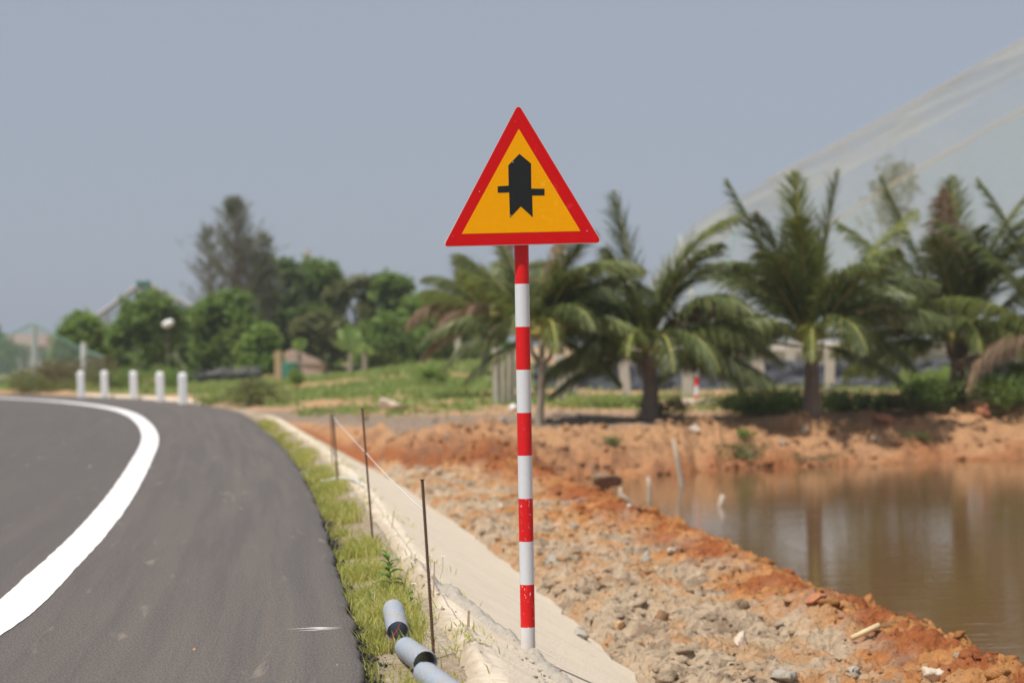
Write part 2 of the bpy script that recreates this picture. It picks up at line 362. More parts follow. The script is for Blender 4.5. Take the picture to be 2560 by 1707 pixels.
# sign sheeting
def sheet(name, col, dark, tex=True):
    t = NT(name); c = t.coord('Object'); f = t.noise(t.coord('Object', (1, 1, 9)), 14, 4, .6); cc = t.mix(f, dark, col)
    if tex:
        sm = t.ramp(t.noise(c, 7, 5, .7, 1.5), .60, .72); cc = t.mix(t.math('MULTIPLY', sm, .35), cc, tuple(min(1, x * 1.35 + .05) for x in col))  # paler smudges: sheen variation of the sheeting put into its colour
        sc_ = t.ramp(t.noise(t.coord('Object', (60, 1, 9)), 1.0, 3, .5, 2.5), .72, .76); cc = t.mix(t.math('MULTIPLY', sc_, .4), cc, tuple(min(1, x * 1.5 + .08) for x in col))
        cc = t.mix(t.math('MULTIPLY', t.ramp(t.voro(c, 11), .035, .02), t.ramp(t.noise(c, 5, 1), .6, .63)), cc, (.8, .78, .72))
    return t, cc, c
t, cc, c = sheet('sign_red', (0.62, 0.008, 0.010), (0.53, 0.005, 0.006)); t.pbr(cc, .35, 0, t.bump(t.noise(c, 6, 3), .06, .02), spec=.14); M['sign_red'] = t.m
t, cc, c = sheet('sign_yellow', (0.92, 0.40, 0.001), (0.84, 0.345, 0.001)); dots = t.voro(c, 190)
cc = t.mix(t.math('MULTIPLY', t.ramp(dots, .25, .5), .16), cc, (0.6, 0.26, 0.002)); t.pbr(cc, .5, 0, spec=.06); M['sign_yellow'] = t.m
t, cc, c = sheet('sign_black', (0.016, 0.018, 0.018), (0.011, 0.012, 0.012), False)
cc = t.mix(t.math('MULTIPLY', t.ramp(t.voro(c, 13), .03, .02), t.ramp(t.noise(c, 6, 1), .6, .63)), cc, (.4, .4, .4)); t.pbr(cc, .4, 0, spec=.25); M['sign_black'] = t.m
simple('sign_plate', (0.62, 0.62, 0.62), .45, .3, var=.08, scale=6, bump=.05)
def banded(name, z0, h, flip=0):
    t = NT(name); c = t.coord('Object'); sp = t.n('ShaderNodeSeparateXYZ'); t.l(c, sp.inputs[0]); z = sp.outputs[2]
    wz = t.math('ADD', z, t.math('MULTIPLY', t.math('SUBTRACT', t.noise(c, 6, 2), .5), .003))
    k = t.math('MODULO', t.math('FLOOR', t.math('DIVIDE', t.math('SUBTRACT', wz, z0 - 20 * h), h)), 2.0)
    white = t.mix(t.noise(t.coord('Object', (1, 1, 4)), 30, 3, .6), (0.62, 0.63, 0.65), (0.72, 0.73, 0.75))
    white = t.mix(t.math('MULTIPLY', t.ramp(t.voro(c, 260), .2, .5), .12), white, (.45, .46, .48))
    red = t.mix(t.noise(c, 12, 4, .6), (0.60, 0.008, 0.010), (0.72, 0.013, 0.014))
    chip = t.math('MULTIPLY', t.ramp(t.noise(t.coord('Object', (1, 1, .6)), 60, 2, .5, 1.), .66, .68), t.ramp(z, 1.35, .2))
    red = t.mix(chip, red, (.78, .74, .7))
    scr = t.math('MULTIPLY', t.ramp(t.noise(t.coord('Object', (1, 1, .2)), 60, 3), .68, .75), .2); red = t.mix(scr, red, (.8, .25, .22))
    col = t.mix(k, white, red) if not flip else t.mix(k, red, white)
    dirt = t.math('MULTIPLY', t.ramp(t.math('ADD', z, t.math('MULTIPLY', t.noise(c, 30, 4), .12)), .2, .06), .5)
    col = t.mix(dirt, col, (.6, .52, .42))
    t.pbr(col, .4, 0, spec=.3); M[name] = t.m
# galvanised corrugated steel
t = NT('galvanised'); c = t.coord('Object'); f = t.noise(c, 18, 4, .6)
col = t.mix(f, (0.36, 0.41, 0.48), (0.50, 0.54, 0.60)); col = t.mix(t.math('MULTIPLY', t.ramp(t.noise(c, 9, 5, .7), .45, .65), .6), col, (0.5, 0.43, 0.34))
t.pbr(col, .45, .35); M['galvanised'] = t.m
t = NT('rebar_rust'); c = t.coord('Object'); col = t.mix(t.noise(c, 40, 4, .7), (0.07, 0.035, 0.022), (0.19, 0.095, 0.055)); t.pbr(col, .85, .2, t.bump(t.noise(c, 80, 3), .5, .002)); M['rebar_rust'] = t.m
# net: fine mesh cloth, part of the light passes between the threads
def netmat(name, col, dens, fold=1.0):
    t = NT(name); c = t.coord('Object', (1, .3, 1)); d = t.n('ShaderNodeBsdfDiffuse'); d.inputs[0].default_value = (*col, 1)
    tl = t.n('ShaderNodeBsdfTranslucent'); tl.inputs[0].default_value = (*col, 1); m1 = t.n('ShaderNodeMixShader'); m1.inputs[0].default_value = .4
    t.l(d.outputs[0], m1.inputs[1]); t.l(tl.outputs[0], m1.inputs[2])
    tp = t.n('ShaderNodeBsdfTransparent'); m2 = t.n('ShaderNodeMixShader')
    fac = t.math('ADD', dens, t.math('MULTIPLY', t.math('SUBTRACT', t.noise(c, .22, 4, .6, 1.), .5), .35 * fold))
    t.l(fac, m2.inputs[0]); t.l(tp.outputs[0], m2.inputs[1]); t.l(m1.outputs[0], m2.inputs[2]); t.l(m2.outputs[0], t.out.inputs[0]); M[name] = t.m
netmat('net_pale', (0.50, 0.50, 0.40), .14)
netmat('net_green', (0.34, 0.42, 0.34), .12)
netmat('net_edge', (0.62, 0.56, 0.42), .22)
netmat('net_hem', (0.66, 0.60, 0.44), .20)
netmat('net_left', (0.2, 0.26, 0.22), .38)

# ================================================================== SETTING
def axis(segs):
    out = [segs[0][0]]
    for a, b, s0, s1 in segs:
        x = a
        while x < b - 1e-6:
            f = (x - a) / (b - a); x = min(b, x + s0 + (s1 - s0) * f)
            out.append(x)
    return np.array(out)
XS = axis([(-1800, -200, 400, 60), (-200, -40, 50, 8), (-40, -12, 4, .6), (-12, -3.5, .5, .12), (-3.5, -1.2, .07, .035), (-1.2, 4.4, .032, .032), (4.4, 16, .04, .16), (16, 40, .3, 4), (40, 200, 6, 50), (200, 1800, 80, 400)])
YS = axis([(-60, 4, 8, 2), (4, 9, 1, .12), (9, 12, .06, .04), (12, 20, .034, .034), (20, 37, .04, .09), (37, 50, .09, .12), (50, 75, .2, .5), (75, 150, .6, 2.5), (150, 600, 4, 60), (600, 3500, 80, 500)])
GX, GY = np.meshgrid(XS, YS)
GZ, GU, GB = ground(GX, GY)
nx, ny = len(XS), len(YS)
def soil_colour(x, y, u, b):
    n1 = fbm(x, y, 1.1, 5, .6, off=31); n2 = fbm(x, y, .35, 4, .6, off=41); n3 = fbm(x, y, 5.5, 4, .55, off=51)
    C = lambda *c: np.array(c)[None, None, :] if x.ndim == 2 else np.array(c)[None, :]
    e = lambda a: a[..., None]
    grey = C(.62, .475, .33); ora = C(.60, .275, .095); tan = C(.62, .45, .28); red = C(.42, .135, .045); brown = C(.2, .125, .075)
    rub = lerp(grey, ora, e(sst(.46, .58, n1 * .4 + n2 * .6 + .035 * np.clip(u - 3.2, -1, 1.6))))
    rub = lerp(rub, tan, e(sst(.5, .68, n2) * .7)); rub = lerp(rub, brown, e(sst(.42, .25, n2) * .6))
    sh = sst(3.7, 4.5, u + 1.1 * (n1 - .5)) ; rub = lerp(rub, lerp(red, ora, e(sst(.45, .6, n2))), e(sh))
    face = lerp(C(.38, .135, .05), C(.57, .32, .165), e(sst(.2, .8, b + .5 * (n1 - .5))))
    face = lerp(face, C(.22, .12, .08), e(sst(.45, .3, n2) * .5 * (1 - sst(1, 5, x) * .7)))
    face = lerp(face, ora, e(sst(.55, .7, n1) * .5 * (1 - sst(2, 6, x))))
    col = lerp(rub, face, e(sst(.03, .14, b)))
    plat = lerp(C(.60, .35, .19), C(.52, .35, .22), e(sst(.4, .6, n1)))
    track = C(.36, .27, .20)
    tr = (1 - sst(4.0, 6.5, y - np.interp(x, [-8, -5, -2.5, .5, 3, 6], [50, 46, 41.6, 41.2, 41.6, 44]))) * (1 - sst(1.5, 4, x)) * sst(.9, 1, b)
    gm = sst(.47, .58, n3 * .6 + n1 * .4 + .145 * np.exp(-((x + 1.5) / 5) ** 2 - ((y - 57) / 9) ** 2) + .15 * np.exp(-((x + 2.2) / 5) ** 2 - ((y - 82) / 14) ** 2) + .06 * sst(60, 90, y)) * sst(46.5, 49, y + 1.5 * (n1 - .5))
    gm = np.maximum(gm * (1 - .8 * sst(0, 3, x)), sst(.55, .66, n1) * sst(46, 50, y) * sst(1, 3, x) * .7)
    plat = lerp(plat, lerp(C(.14, .19, .05), C(.26, .29, .09), e(n2)), e(gm * sst(.9, 1.6, u)))
    plat = lerp(plat, track, e(tr))
    col = lerp(col, plat, e(sst(.93, 1.0, b)))
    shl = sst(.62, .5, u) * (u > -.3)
    s_c = lerp(C(.42, .31, .20), C(.64, .54, .42), e(np.maximum(sst(.35, .6, n2) * .6, sst(.3, .55, u + .5 * (n1 - .5))))); s_c = lerp(C(.03, .027, .025), s_c, e(sst(.03, .16, u + .12 * (n2 - .5))))  # black crumble at the asphalt edge, its dark shadow band put into the colour
    return np.clip(lerp(col, s_c, e(shl * (y < 60))), 0, 1)
GC = soil_colour(GX, GY, GU, GB)
V = np.stack([GX, GY, GZ], -1).reshape(-1, 3)
I = (np.arange(ny - 1)[:, None] * nx + np.arange(nx - 1)[None, :]).ravel()
Fq = np.stack([I, I + 1, I + nx + 1, I + nx], 1)
g = mesh_obj('ground', V, Fq, M['soil'], smooth=True, attrs={'soil': GC.reshape(-1, 3)}); tag(g, kind='structure')
del GX, GY, GZ, V, I, Fq

def ribbon(P, us, zf, extra=None):
    rows = [offs(P, u) if np.isscalar(u) else P for u in us]
    n = len(P); V = []
    for j, u in enumerate(us):
        q = rows[j]; V.append(np.stack([q[:, 0], q[:, 1], zf(q[:, 0], q[:, 1], u)], 1))
    V = np.stack(V, 1).reshape(-1, 3); m = len(us)
    I = (np.arange(n - 1)[:, None] * m + np.arange(m - 1)[None, :]).ravel()
    return V, np.stack([I, I + 1, I + m + 1, I + m], 1)
EP = smooth_curve(EDGE[::2], .12)
us = [-15, -10, -7, -5, -4, -3, -2.2, -1.6, -1.1, -.7, -.4, -.2, -.08, -.02, .0, .015]
V, Fq = ribbon(EP, us, lambda x, y, u: (0.012 if u < -.01 else (-.004 if u < .01 else -.09)) + 0 * x)
Vm = V.reshape(-1, len(us), 3)
wob = (fbm(Vm[:, 0, 0] * 0 + np.arange(len(EP)) * .12, np.arange(len(EP)) * 0., .5, 5, .75) - .5) * .085
T = np.gradient(EP, axis=0); T /= np.linalg.norm(T, axis=1)[:, None]; Nn = np.stack([T[:, 1], -T[:, 0]], 1)
for j in range(11, len(us)): Vm[:, j, :2] += Nn * wob[:, None] * [.3, .7, 1, 1, 1][j - 11]
dust = np.array([np.interp(u, [-6, -3.2, -1.2, -.35, -.1, 0], [0, .15, .8, 1, .5, .2]) for u in us])
road = mesh_obj('road', V, Fq, M['asphalt'], attrs={'dust': np.tile(dust, len(EP)), 'ru': np.tile(us, len(EP)), 'rv': np.repeat(np.arange(len(EP)) * .12, len(us))}); tag(road, kind='structure')
LP = smooth_curve(LINE[::2], .1); LP = LP[LP[:, 1] > 2]
wl = np.interp(LP[:, 1], [0, 45, 70, 200], [.15, .155, .2, .22])
er = lambda k: (fbm(np.arange(len(LP)) * .1, np.arange(len(LP)) * 0. + k * 7, .25, 4, .7) - .5) * .022
T = np.gradient(LP, axis=0); T /= np.linalg.norm(T, axis=1)[:, None]; Nn = np.stack([T[:, 1], -T[:, 0]], 1)
A = LP - Nn * (wl + er(1))[:, None]; B = LP + Nn * (wl + er(2))[:, None]
V = np.concatenate([np.c_[A, np.full(len(A), .017)], np.c_[B, np.full(len(B), .017)]]); n = len(LP)
I = np.arange(n - 1); rl = mesh_obj('road_marking', V, np.stack([I, I + n, I + n + 1, I + 1], 1), M['road_paint']); tag(rl, kind='structure')
# white scuff strokes painted across the near lane edge
mb = MB()
for (a, b, c2, d2, wd) in [(655, 1444, 790, 1439, 1.6), (680, 1448, 775, 1443, 1.6), (690, 1442, 786, 1442, 1.2), (700, 1440, 760, 1440, 1.0)]:
    p = kz(a, b, .0135); q = kz(c2, d2, .0135); dn = Vector((0, .012 * wd, 0)); mb.add([p, (p + q) / 2 - dn * .6, q, (p + q) / 2 + dn * .6], [(0, 1, 2, 3)])
o = mb.build('paint_scuffs', M['road_paint']); tag(o, kind='structure')

# concrete facing of the embankment
FP = EP[(EP[:, 1] > 3) & (EP[:, 1] < 50)]
FP = smooth_curve(FP[::3], .06)
us = list(np.linspace(.45, .80, 14)) + list(np.linspace(.86, 2.2, 26))
def facz(x, y, u):
    cr = np.interp(u, [.45, .48, .57, .70, 2.2], [-.07, -.035, -.004, -.02, -.87]) + .085 * (fbm(x, y, .22, 5, .7, off=77) - .5) * np.clip((.85 - u) / .25, 0, 1)
    lump = .035 * (fbm(x, y, .9, 3, off=61) - .45) * np.exp(-((u - .57) / .12) ** 2) + .06 * np.exp(-((u - .57) / .07) ** 2) * sst(.5, .62, fbm(x, y, .8, 2, off=66)) * (y < 15)
    return cr + lump + .014 * (fbm(x, y, .5, 4, off=71) - .5) + .006 * (fbm(x, y, .06, 3, off=72) - .5)
V, Fq = ribbon(FP, us, facz); m = len(us); Vm = V.reshape(-1, m, 3)
T = np.gradient(FP, axis=0); T /= np.linalg.norm(T, axis=1)[:, None]; Nn = np.stack([T[:, 1], -T[:, 0]], 1)
s_ = np.arange(len(FP)) * .06
wb = (fbm(s_, s_ * 0, .5, 4, .6, off=3) - .5) * .16
for j in range(m - 6, m): Vm[:, j, :2] += Nn * wb[:, None] * (j - m + 7) / 6
wb2 = (fbm(s_, s_ * 0, .35, 5, .7, off=9) - .5) * .30
for j in range(0, 8): Vm[:, j, :2] += Nn * wb2[:, None] * (8 - j) / 8
gr = np.tile(np.array([max(0, (.62 - u) / .2) for u in us]), len(FP)) + np.repeat(sst(44, 49, FP[:, 1]) * .3, m)
o = mesh_obj('embankment_facing', V, Fq, M['facing'], smooth=True, attrs={'gr': gr, 'su': np.tile(us, len(FP)), 'sv': np.repeat(s_, m)}); tag(o, kind='structure')
# kerb between the road and the bollards
KP = EP[(EP[:, 1] > 61) & (EP[:, 1] < 74)]
def kz_(x, y, u): return np.interp(u, [.28, .3, .55, .75, .77], [-.05, .075, .08, .07, -.1]) + 0 * x
V, Fq = ribbon(KP, [.28, .3, .55, .75, .77], kz_); o = mesh_obj('kerb', V, Fq, M['cream_slab']); tag(o, kind='structure')
# pond
wx = np.linspace(-1, 70, 40); wy = np.linspace(-20, 46, 40); X, Y = np.meshgrid(wx, wy); I = (np.arange(39)[:, None] * 40 + np.arange(39)).ravel()
o = mesh_obj('water', np.stack([X, Y, X * 0 + WATER], -1), np.stack([I, I + 1, I + 41, I + 40], 1), M['pond_water'], smooth=True); tag(o, kind='structure')

# ================================================================== THE SIGN
D0 = 11.67
base = kz(1213, 1484, -.15); base = Vector((base.x, base.y, base.z))
banded('pole_bands', .114, .2497, 1)
ts = empty('traffic_sign', base, 'triangular red and yellow warning sign with black arrow on a red and white banded pole', 'road sign')
top = ky(1193.5, 330, base.y); ax = top - base; L = ax.length
mb = MB(); n = 40; zs = [-.25, 0, .5, 1, 1.5, 2, 2.5, L]
mb.tube([Vector((0, 0, z)) for z in zs], .0425, 40)
pole = mb.build('pole', M['pole_bands'], None, smooth=True); pole.parent = ts; pole.rotation_euler = ax.to_track_quat('Z', 'Y').to_euler(); pole.rotation_euler = Euler((math.atan2(0, 1), math.atan2(ax.x, ax.z), 0))
SY = base.y - .085
def zp(x, y, yy=SY): return gy(1080 + x / 3.267, 240 + y / 3.267, yy)
def prism(name, pts, y0, y1, mat, parent, extra=None):
    """flat sheet traced in the sign plane from y0 (front) back to y1"""
    P = [zp(*p) for p in pts]; n = len(P)
    V = [(p.x, y0, p.z) for p in P] + [(p.x, y1, p.z) for p in P]
    Fc = [tuple(range(n))] + [tuple(range(2 * n - 1, n - 1, -1))] + [(i, i + n, (i + 1) % n + n, (i + 1) % n) for i in range(n)]
    if extra: Fc = extra(n) + Fc[1:]
    return mesh_obj(name, V, Fc, mat, parent)
def rounded(pts, r, k=6):
    out = []; n = len(pts)
    for i in range(n):
        a = Vector(pts[i - 1]); b = Vector(pts[i]); c = Vector(pts[(i + 1) % n]); u = (a - b).normalized(); v = (c - b).normalized()
        h = u.angle(v) / 2; d = r / math.tan(h); p0 = b + u * d; ctr = b + (u + v).normalized() * (r / math.sin(h)); p1 = b + v * d
        a0 = math.atan2((p0 - ctr).y, (p0 - ctr).x); a1 = math.atan2((p1 - ctr).y, (p1 - ctr).x); da = (a1 - a0 + math.pi) % (2 * math.pi) - math.pi
        out += [tuple(ctr + Vector((math.cos(a0 + da * t / k), math.sin(a0 + da * t / k))) * r) for t in range(k + 1)]
    return out
outer = rounded([(705, 66), (86, 1228), (1386, 1197)], 24)
plate = prism('plate', rounded([(705, 60), (78, 1233), (1393, 1202)], 26), SY + .002, SY + .005, M['sign_plate'], ts)
# red face with a torn corner
out2 = []
for p in outer:
    out2.append(p)
red = prism('red_border', [(p[0] + (9 if (p[0] < 112 and 1175 < p[1] < 1212) else 0), p[1]) for p in outer], SY + .0008, SY + .0019, M['sign_red'], ts)
prism('yellow_face', [(709, 270), (243, 1127), (1213, 1104)], SY - .0002, SY + .0007, M['sign_yellow'], ts)
prism('arrow_symbol', [(714, 473), (809, 553), (811, 757), (919, 759), (919, 813), (818, 813), (823, 992), (725, 902), (636, 995), (630, 788), (537, 791), (536, 739), (626, 733), (623, 568)][::-1], SY - .0014, SY - .0003, M['sign_black'], ts)
# tape seams and small rivets
mb = MB()
for (x, y) in [(662, 541), (1267, 1102), (681, 211), (388, 781), (643, 975)]:
    p = zp(x, y); mb = MB(); mb.tube([(p.x, SY - .0035, p.z), (p.x, SY + .001, p.z)], .0026 if x != 681 else .0015, 8); mb.build('rivet', M['plastic_white'], ts)
for zz in (2.52, 2.85):
    mb = MB(); c = base + ax * (zz / L)
    mb.box((c.x, base.y - .066, c.z), (.16, .03, .03)); mb.tube([(c.x + .055 * math.cos(a), base.y + .055 * math.sin(a), c.z) for a in [k * math.pi / 8 for k in range(17)]], .006, 6)
    mb.build('bracket', M['sign_plate'], ts)
# mortar spilled along the crest round the pole foot
def lumpy(name, pts, wid, hei, mat, parent=None, n=14, seed=1, sm=False, z0=None):
    r = np.random.default_rng(seed); P = smooth_curve(pts, .03); m = len(P); T = np.gradient(P, axis=0); T /= np.linalg.norm(T, axis=1)[:, None]; N = np.stack([T[:, 1], -T[:, 0]], 1)
    V = []
    ends = np.minimum(1, np.minimum(np.arange(m), m - 1 - np.arange(m)) / 6.0) ** .5
    for j in range(n + 1):
        s = j / n * 2 - 1; q = P + N * (s * wid * (.75 + .5 * fbm(P[:, 0], P[:, 1], .12, 3, off=seed)) * ends)[:, None]
        z = facz(q[:, 0], q[:, 1], edge_uv(q[:, 0], q[:, 1])) if z0 is None else z0(q[:, 0], q[:, 1])
        z = z - .02 + (hei + .02) * (1 - abs(s) ** 2.2) * ends * (.35 + 1.2 * fbm(q[:, 0], q[:, 1], .07, 4, .7, off=seed + 5))
        V.append(np.c_[q, z])
    V = np.stack(V, 1).reshape(-1, 3); k = n + 1; I = (np.arange(m - 1)[:, None] * k + np.arange(n)).ravel()
    return mesh_obj(name, V, np.stack([I, I + 1, I + k + 1, I + k], 1), mat, parent, smooth=sm)
def fu(y, u):   # point on the facing at distance y and offset u
    i = np.argmin(abs(FP[:, 1] - y)); return offs(FP, u)[i]
o = lumpy('mortar_spill', [fu(13.3, .62), fu(12.6, .74), (base.x - .12, base.y + .2), (base.x + .02, base.y - .03), (base.x + .13, base.y - .45), (base.x + .24, base.y - 1.05), (base.x + .28, base.y - 1.5)], .085, .055, M['mortar'], n=16, seed=4)
tag(o, 'rough spill of dried mortar on the crest at the foot of the sign pole', 'mortar')

# ================================================================== roadside things
def rod(name, ptop, pbot, r, mat, ribs=True, label='', cat='rebar', group='rusty rods along the crest'):
    b = Vector(pbot); tp = Vector(ptop); root = MB(); ax_ = tp - b
    n = int(ax_.length / .008) if ribs else 4
    P = [b - ax_.normalized() * .15] + [b + ax_ * (i / n) for i in range(n + 1)]
    rr = [r] + [(r * (1.22 if i % 2 else .92) if ribs else r) for i in range(n + 1)]
    root.tube(P, rr, 10); root.tube([tp, tp + Vector((0, 0, .006))], [r * 1.6, r * 1.5], 8)
    o = root.build(name, mat, None, smooth=False, loc=b); return tag(o, label, cat, group)
b3 = kh(997, 1515); rod('rebar_rod', ky(970, 1103, b3.y - .02), b3, .0075, M['rebar_rust'], True, 'tall rusty ribbed steel rod standing beside the galvanised pipes, nearest of the rods')
b2 = kh(856, 1240); rod('rebar_rod', ky(832, 938, b2.y), b2, .0085, M['rebar_rust'], True, 'tall dark steel rod halfway between the pipes and the far pair of rods')
b1 = kh(776, 1110); rod('rebar_rod', ky(765, 955, b1.y), b1, .011, M['rebar_rust'], True, 'blurred rusty rod with the string tied to its top, taller of the far pair')
b0 = kh(764, 1060); rod('rebar_rod', ky(760, 952, b0.y), b0, .010, M['rebar_rust'], True, 'blurred rusty rod just left of the rod that holds the string, farthest of the rods')
# string
p0 = ky(765, 957, b1.y); p1 = ky(841, 1040, b2.y); p2 = ky(973, 1172, b3.y)
def sag(a, b, s, n=14): return [a.lerp(b, i / n) - Vector((0, 0, s * 4 * (i / n) * (1 - i / n))) for i in range(n + 1)]
mb = MB(); mb.tube(sag(p0, p1, .008) + sag(p1, p2, .012)[1:], .003, 5, v=.5)
e_ = p2; mb.tube([e_, e_ + Vector((.03, -.02, -.02)), e_ + Vector((.045, -.02, -.05)), e_ + Vector((.035, -.02, -.065))], .0011, 5)
tag(mb.build('string', M['string_white']), 'thin pale string tied between the three tallest rusty rods', 'string')
# white hose strip lying in the verge
pts = [(683, 1094), (700, 1090), (712, 1103), (745, 1110), (780, 1103), (815, 1108), (832, 1120)]
P = [kh(a, b, .03) for a, b in pts]; mb = MB(); C2 = smooth_curve([tuple(p) for p in P], .05); mb.tube([Vector(q) for q in C2], .014, 8)
tag(mb.build('plastic_strip', M['hose_white'], smooth=True), 'curled white plastic strip lying across the grassy verge onto the asphalt', 'plastic strip')
# wooden stakes
def stake(tp, bt, w, label, notch=False, mat='wood_stake'):
    b = kh(*bt); t_ = ky(*tp, b.y); ax_ = t_ - b; mb = MB(); Mq = ax_.to_track_quat('Z', 'Y').to_matrix()
    n = 5
    V = []
    for i in range(n + 1):
        s = -.3 + 1.3 * i / n; ww = w * (1 + .12 * random.uniform(-1, 1)); c = b + ax_ * s
        V += [c + Mq @ Vector((x * ww, y * w * .7, 0)) for x, y in ((-.5, -.5), (.5, -.4), (.55, .5), (-.45, .5))]
    Fc = [(i * 4 + k, i * 4 + (k + 1) % 4, i * 4 + 4 + (k + 1) % 4, i * 4 + 4 + k) for i in range(n) for k in range(4)] + [(3, 2, 1, 0), tuple(n * 4 + k for k in range(4))]
    mb.add(V, Fc)
    if notch: 
        mb.add([t_ + Mq @ Vector(q) for q in [(-w * .5, -w * .4, -.012), (w * 1.25, -w * .3, -.022), (w * 1.3, w * .3, -.02), (-w * .5, w * .4, -.01), (-w * .55, -w * .35, .006), (w * .6, -w * .3, .004), (w * .6, w * .3, .004), (-w * .5, w * .35, .006)]],
               [(0, 3, 2, 1), (4, 5, 6, 7), (0, 1, 5, 4), (1, 2, 6, 5), (2, 3, 7, 6), (3, 0, 4, 7)])
    return tag(mb.build('wooden_stake', M[mat], loc=b, bevel=.001), label, 'stake', 'short wooden stakes along the crest')
stake((1077, 1403), (1075, 1446), .019, 'short split wooden stake with a chipped head, nearest the sign pole', True)
stake((998, 1288), (996, 1366), .011, 'thin brown stake just right of the nearest steel rod', False)
stake((905, 1174), (900, 1215), .012, 'small dark stake on the pale crest between the two nearest steel rods', True)
stake((826, 1107), (824, 1122), .016, 'tiny blurred stake where the white plastic strip ends', True)

# galvanised pipes
def pipe(n0, n1, r, label, z0=.0, z1=.0):
    """n0 near end centre, n1 far end centre"""
    a = Vector(n0); b = Vector(n1); ax_ = (b - a); Lp = ax_.length; mb = MB(); n = 40; m = int(Lp / .007)
    q = ax_.to_track_quat('Z', 'Y').to_matrix(); V = []; pitch = .068
    prof = []
    for i in range(m + 1): prof.append((i / m * Lp, r, True))
    for i in range(m, -1, -m // 6 or -1): prof.append((i / m * Lp, r - .0035, False))
    k = len(prof)
    for (z, rr, o_) in prof:
        for j in range(n):
            th = 2 * math.pi * j / n; ph = ((z / pitch) - j / n) % 1.0
            dr = (.0045 if ph < .15 else 0) if o_ else 0
            V.append(a + q @ Vector(((rr + dr) * math.cos(th), (rr + dr) * math.sin(th), z)))
    Fc = [(i * n + j, i * n + (j + 1) % n, (i + 1) % k * n + (j + 1) % n, (i + 1) % k * n + j) for i in range(k) for j in range(n)]
    mb.add(V, Fc); o = mb.build('steel_pipe', M['galvanised'], loc=a, smooth=False)
    for p_ in o.data.polygons: p_.use_smooth = True
    return tag(o, label, 'pipe', 'galvanised pipes lying in the verge')
pr = .058
pA = kz(914, 1450, .045); pB = kz(903, 1398, .10)
pipe(pA, pB, pr, 'galvanised ribbed pipe in the verge, farthest of the three, its open end facing the camera')
pC = kz(978, 1522, .055); pD = kz(931, 1488, .0)
pipe(pC, pD, pr, 'galvanised ribbed pipe between the other two, grass showing in its open mouth')
pE = kz(1060, 1610, .06); pF = kz(977, 1546, .03)
pipe(pE, pF, pr * .97, 'smooth grey pipe cut by the bottom edge of the picture, nearest of the three')
# asphalt crumbs and lumps of mortar by the pipes
def ico(sub):
    bm = bmesh.new(); bmesh.ops.create_icosphere(bm, subdivisions=sub, radius=1); V = np.array([v.co[:] for v in bm.verts]); Fc = np.array([[v.index for v in f.verts] for f in bm.faces]); bm.free(); return V, Fc
ICO1 = ico(1); ICO2 = ico(2); ICO3 = ico(3)
def rock_shape(ic, r, amt=.35):
    V = ic[0].copy()
    V = V * (1 + .22 * np.sin(V @ (r.normal(size=3) * 2.2) + r.uniform(0, 6)) + .12 * np.sin(V @ (r.normal(size=3) * 5) + r.uniform(0, 6)))[:, None]
    for k in range(13):
        nrm = r.normal(size=3); nrm /= np.linalg.norm(nrm); h = r.uniform(.38, .85); dp = V @ nrm; V = V - np.outer(np.clip(dp - h, 0, None), nrm)
    V = V * (1 + (.10 if len(V) < 600 else .035) * r.normal(size=(len(V), 1))) * r.uniform(.7, 1.25, 3)
    return V / np.abs(V).max() * 1.1
def rotm(r):
    a = r.normal(size=4); a /= np.linalg.norm(a); w_, x, y, z = a
    return np.array([[1 - 2 * (y * y + z * z), 2 * (x * y - z * w_), 2 * (x * z + y * w_)], [2 * (x * y + z * w_), 1 - 2 * (x * x + z * z), 2 * (y * z - x * w_)], [2 * (x * z - y * w_), 2 * (y * z + x * w_), 1 - 2 * (x * x + y * y)]])
def rock_field(name, pts, sizes, ic, mat, cols, seed, flat=.7, nvar=12):
    r = np.random.default_rng(seed); shapes = [rock_shape(ic, r) for _ in range(nvar)]; k = len(ic[0]); N = len(pts)
    V = np.empty((N, k, 3)); 
    for i in range(N):
        s = shapes[r.integers(nvar)] @ rotm(r).T; s[:, 2] *= flat; V[i] = s * sizes[i] + pts[i]
    Fc = (ic[1][None] + (np.arange(N) * k)[:, None, None]).reshape(-1, 3)
    return mesh_obj(name, V, Fc, mat, attrs={'soil': np.repeat(cols, k, 0), 'v': np.repeat(r.random(N), k)}, smooth=False)
# rubble on the pond's near side
N = 15000; yy = 11 + 28 * rng.random(N) ** 1.35; uu = rng.uniform(2.1, 5.25, N)
ed = np.interp(yy, EDGE[:, 1], EDGE[:, 0]); xx = ed + uu * 1.02
dens = fbm(xx, yy, .8, 3, off=91); keep = rng.random(N) < sst(.3, .65, dens) + .25; xx, yy = xx[keep], yy[keep]
zz, uu, bb = ground(xx, yy); keep = (uu > 2.2) & (zz > -1.05); xx, yy, zz, uu, bb = [a[keep] for a in (xx, yy, zz, uu, bb)]
def rub_cols(x, y, u, b, r):
    c = soil_colour(x, y, u, b); n = len(x); k = r.random(n)[:, None]
    c = np.where((k > .12) & (k < .17), np.array([.50, .27, .11]), c); c = np.where((k > .985), np.array([.56, .49, .41]), c)
    return np.clip(c * r.uniform(.82, 1.18, (n, 1)), 0, 1)
sz = .008 + .055 * rng.random(len(xx)) ** 3.6
big = sz > .034
o = rock_field('rubble', np.c_[xx, yy, zz][~big], sz[~big], ICO1, M['rubble'], rub_cols(xx, yy, uu, bb, rng)[~big], 5); tag(o, 'loose orange and grey rubble between the concrete slope and the pond', 'rubble', kind='stuff')
o = rock_field('clods', np.c_[xx, yy, zz - sz * .35][big], sz[big] * 1.5, ICO2, M['rubble'], rub_cols(xx, yy, uu, bb, rng)[big], 6, .62, 24); tag(o, 'larger clay clods scattered through the rubble beside the pond', 'clods', kind='stuff')
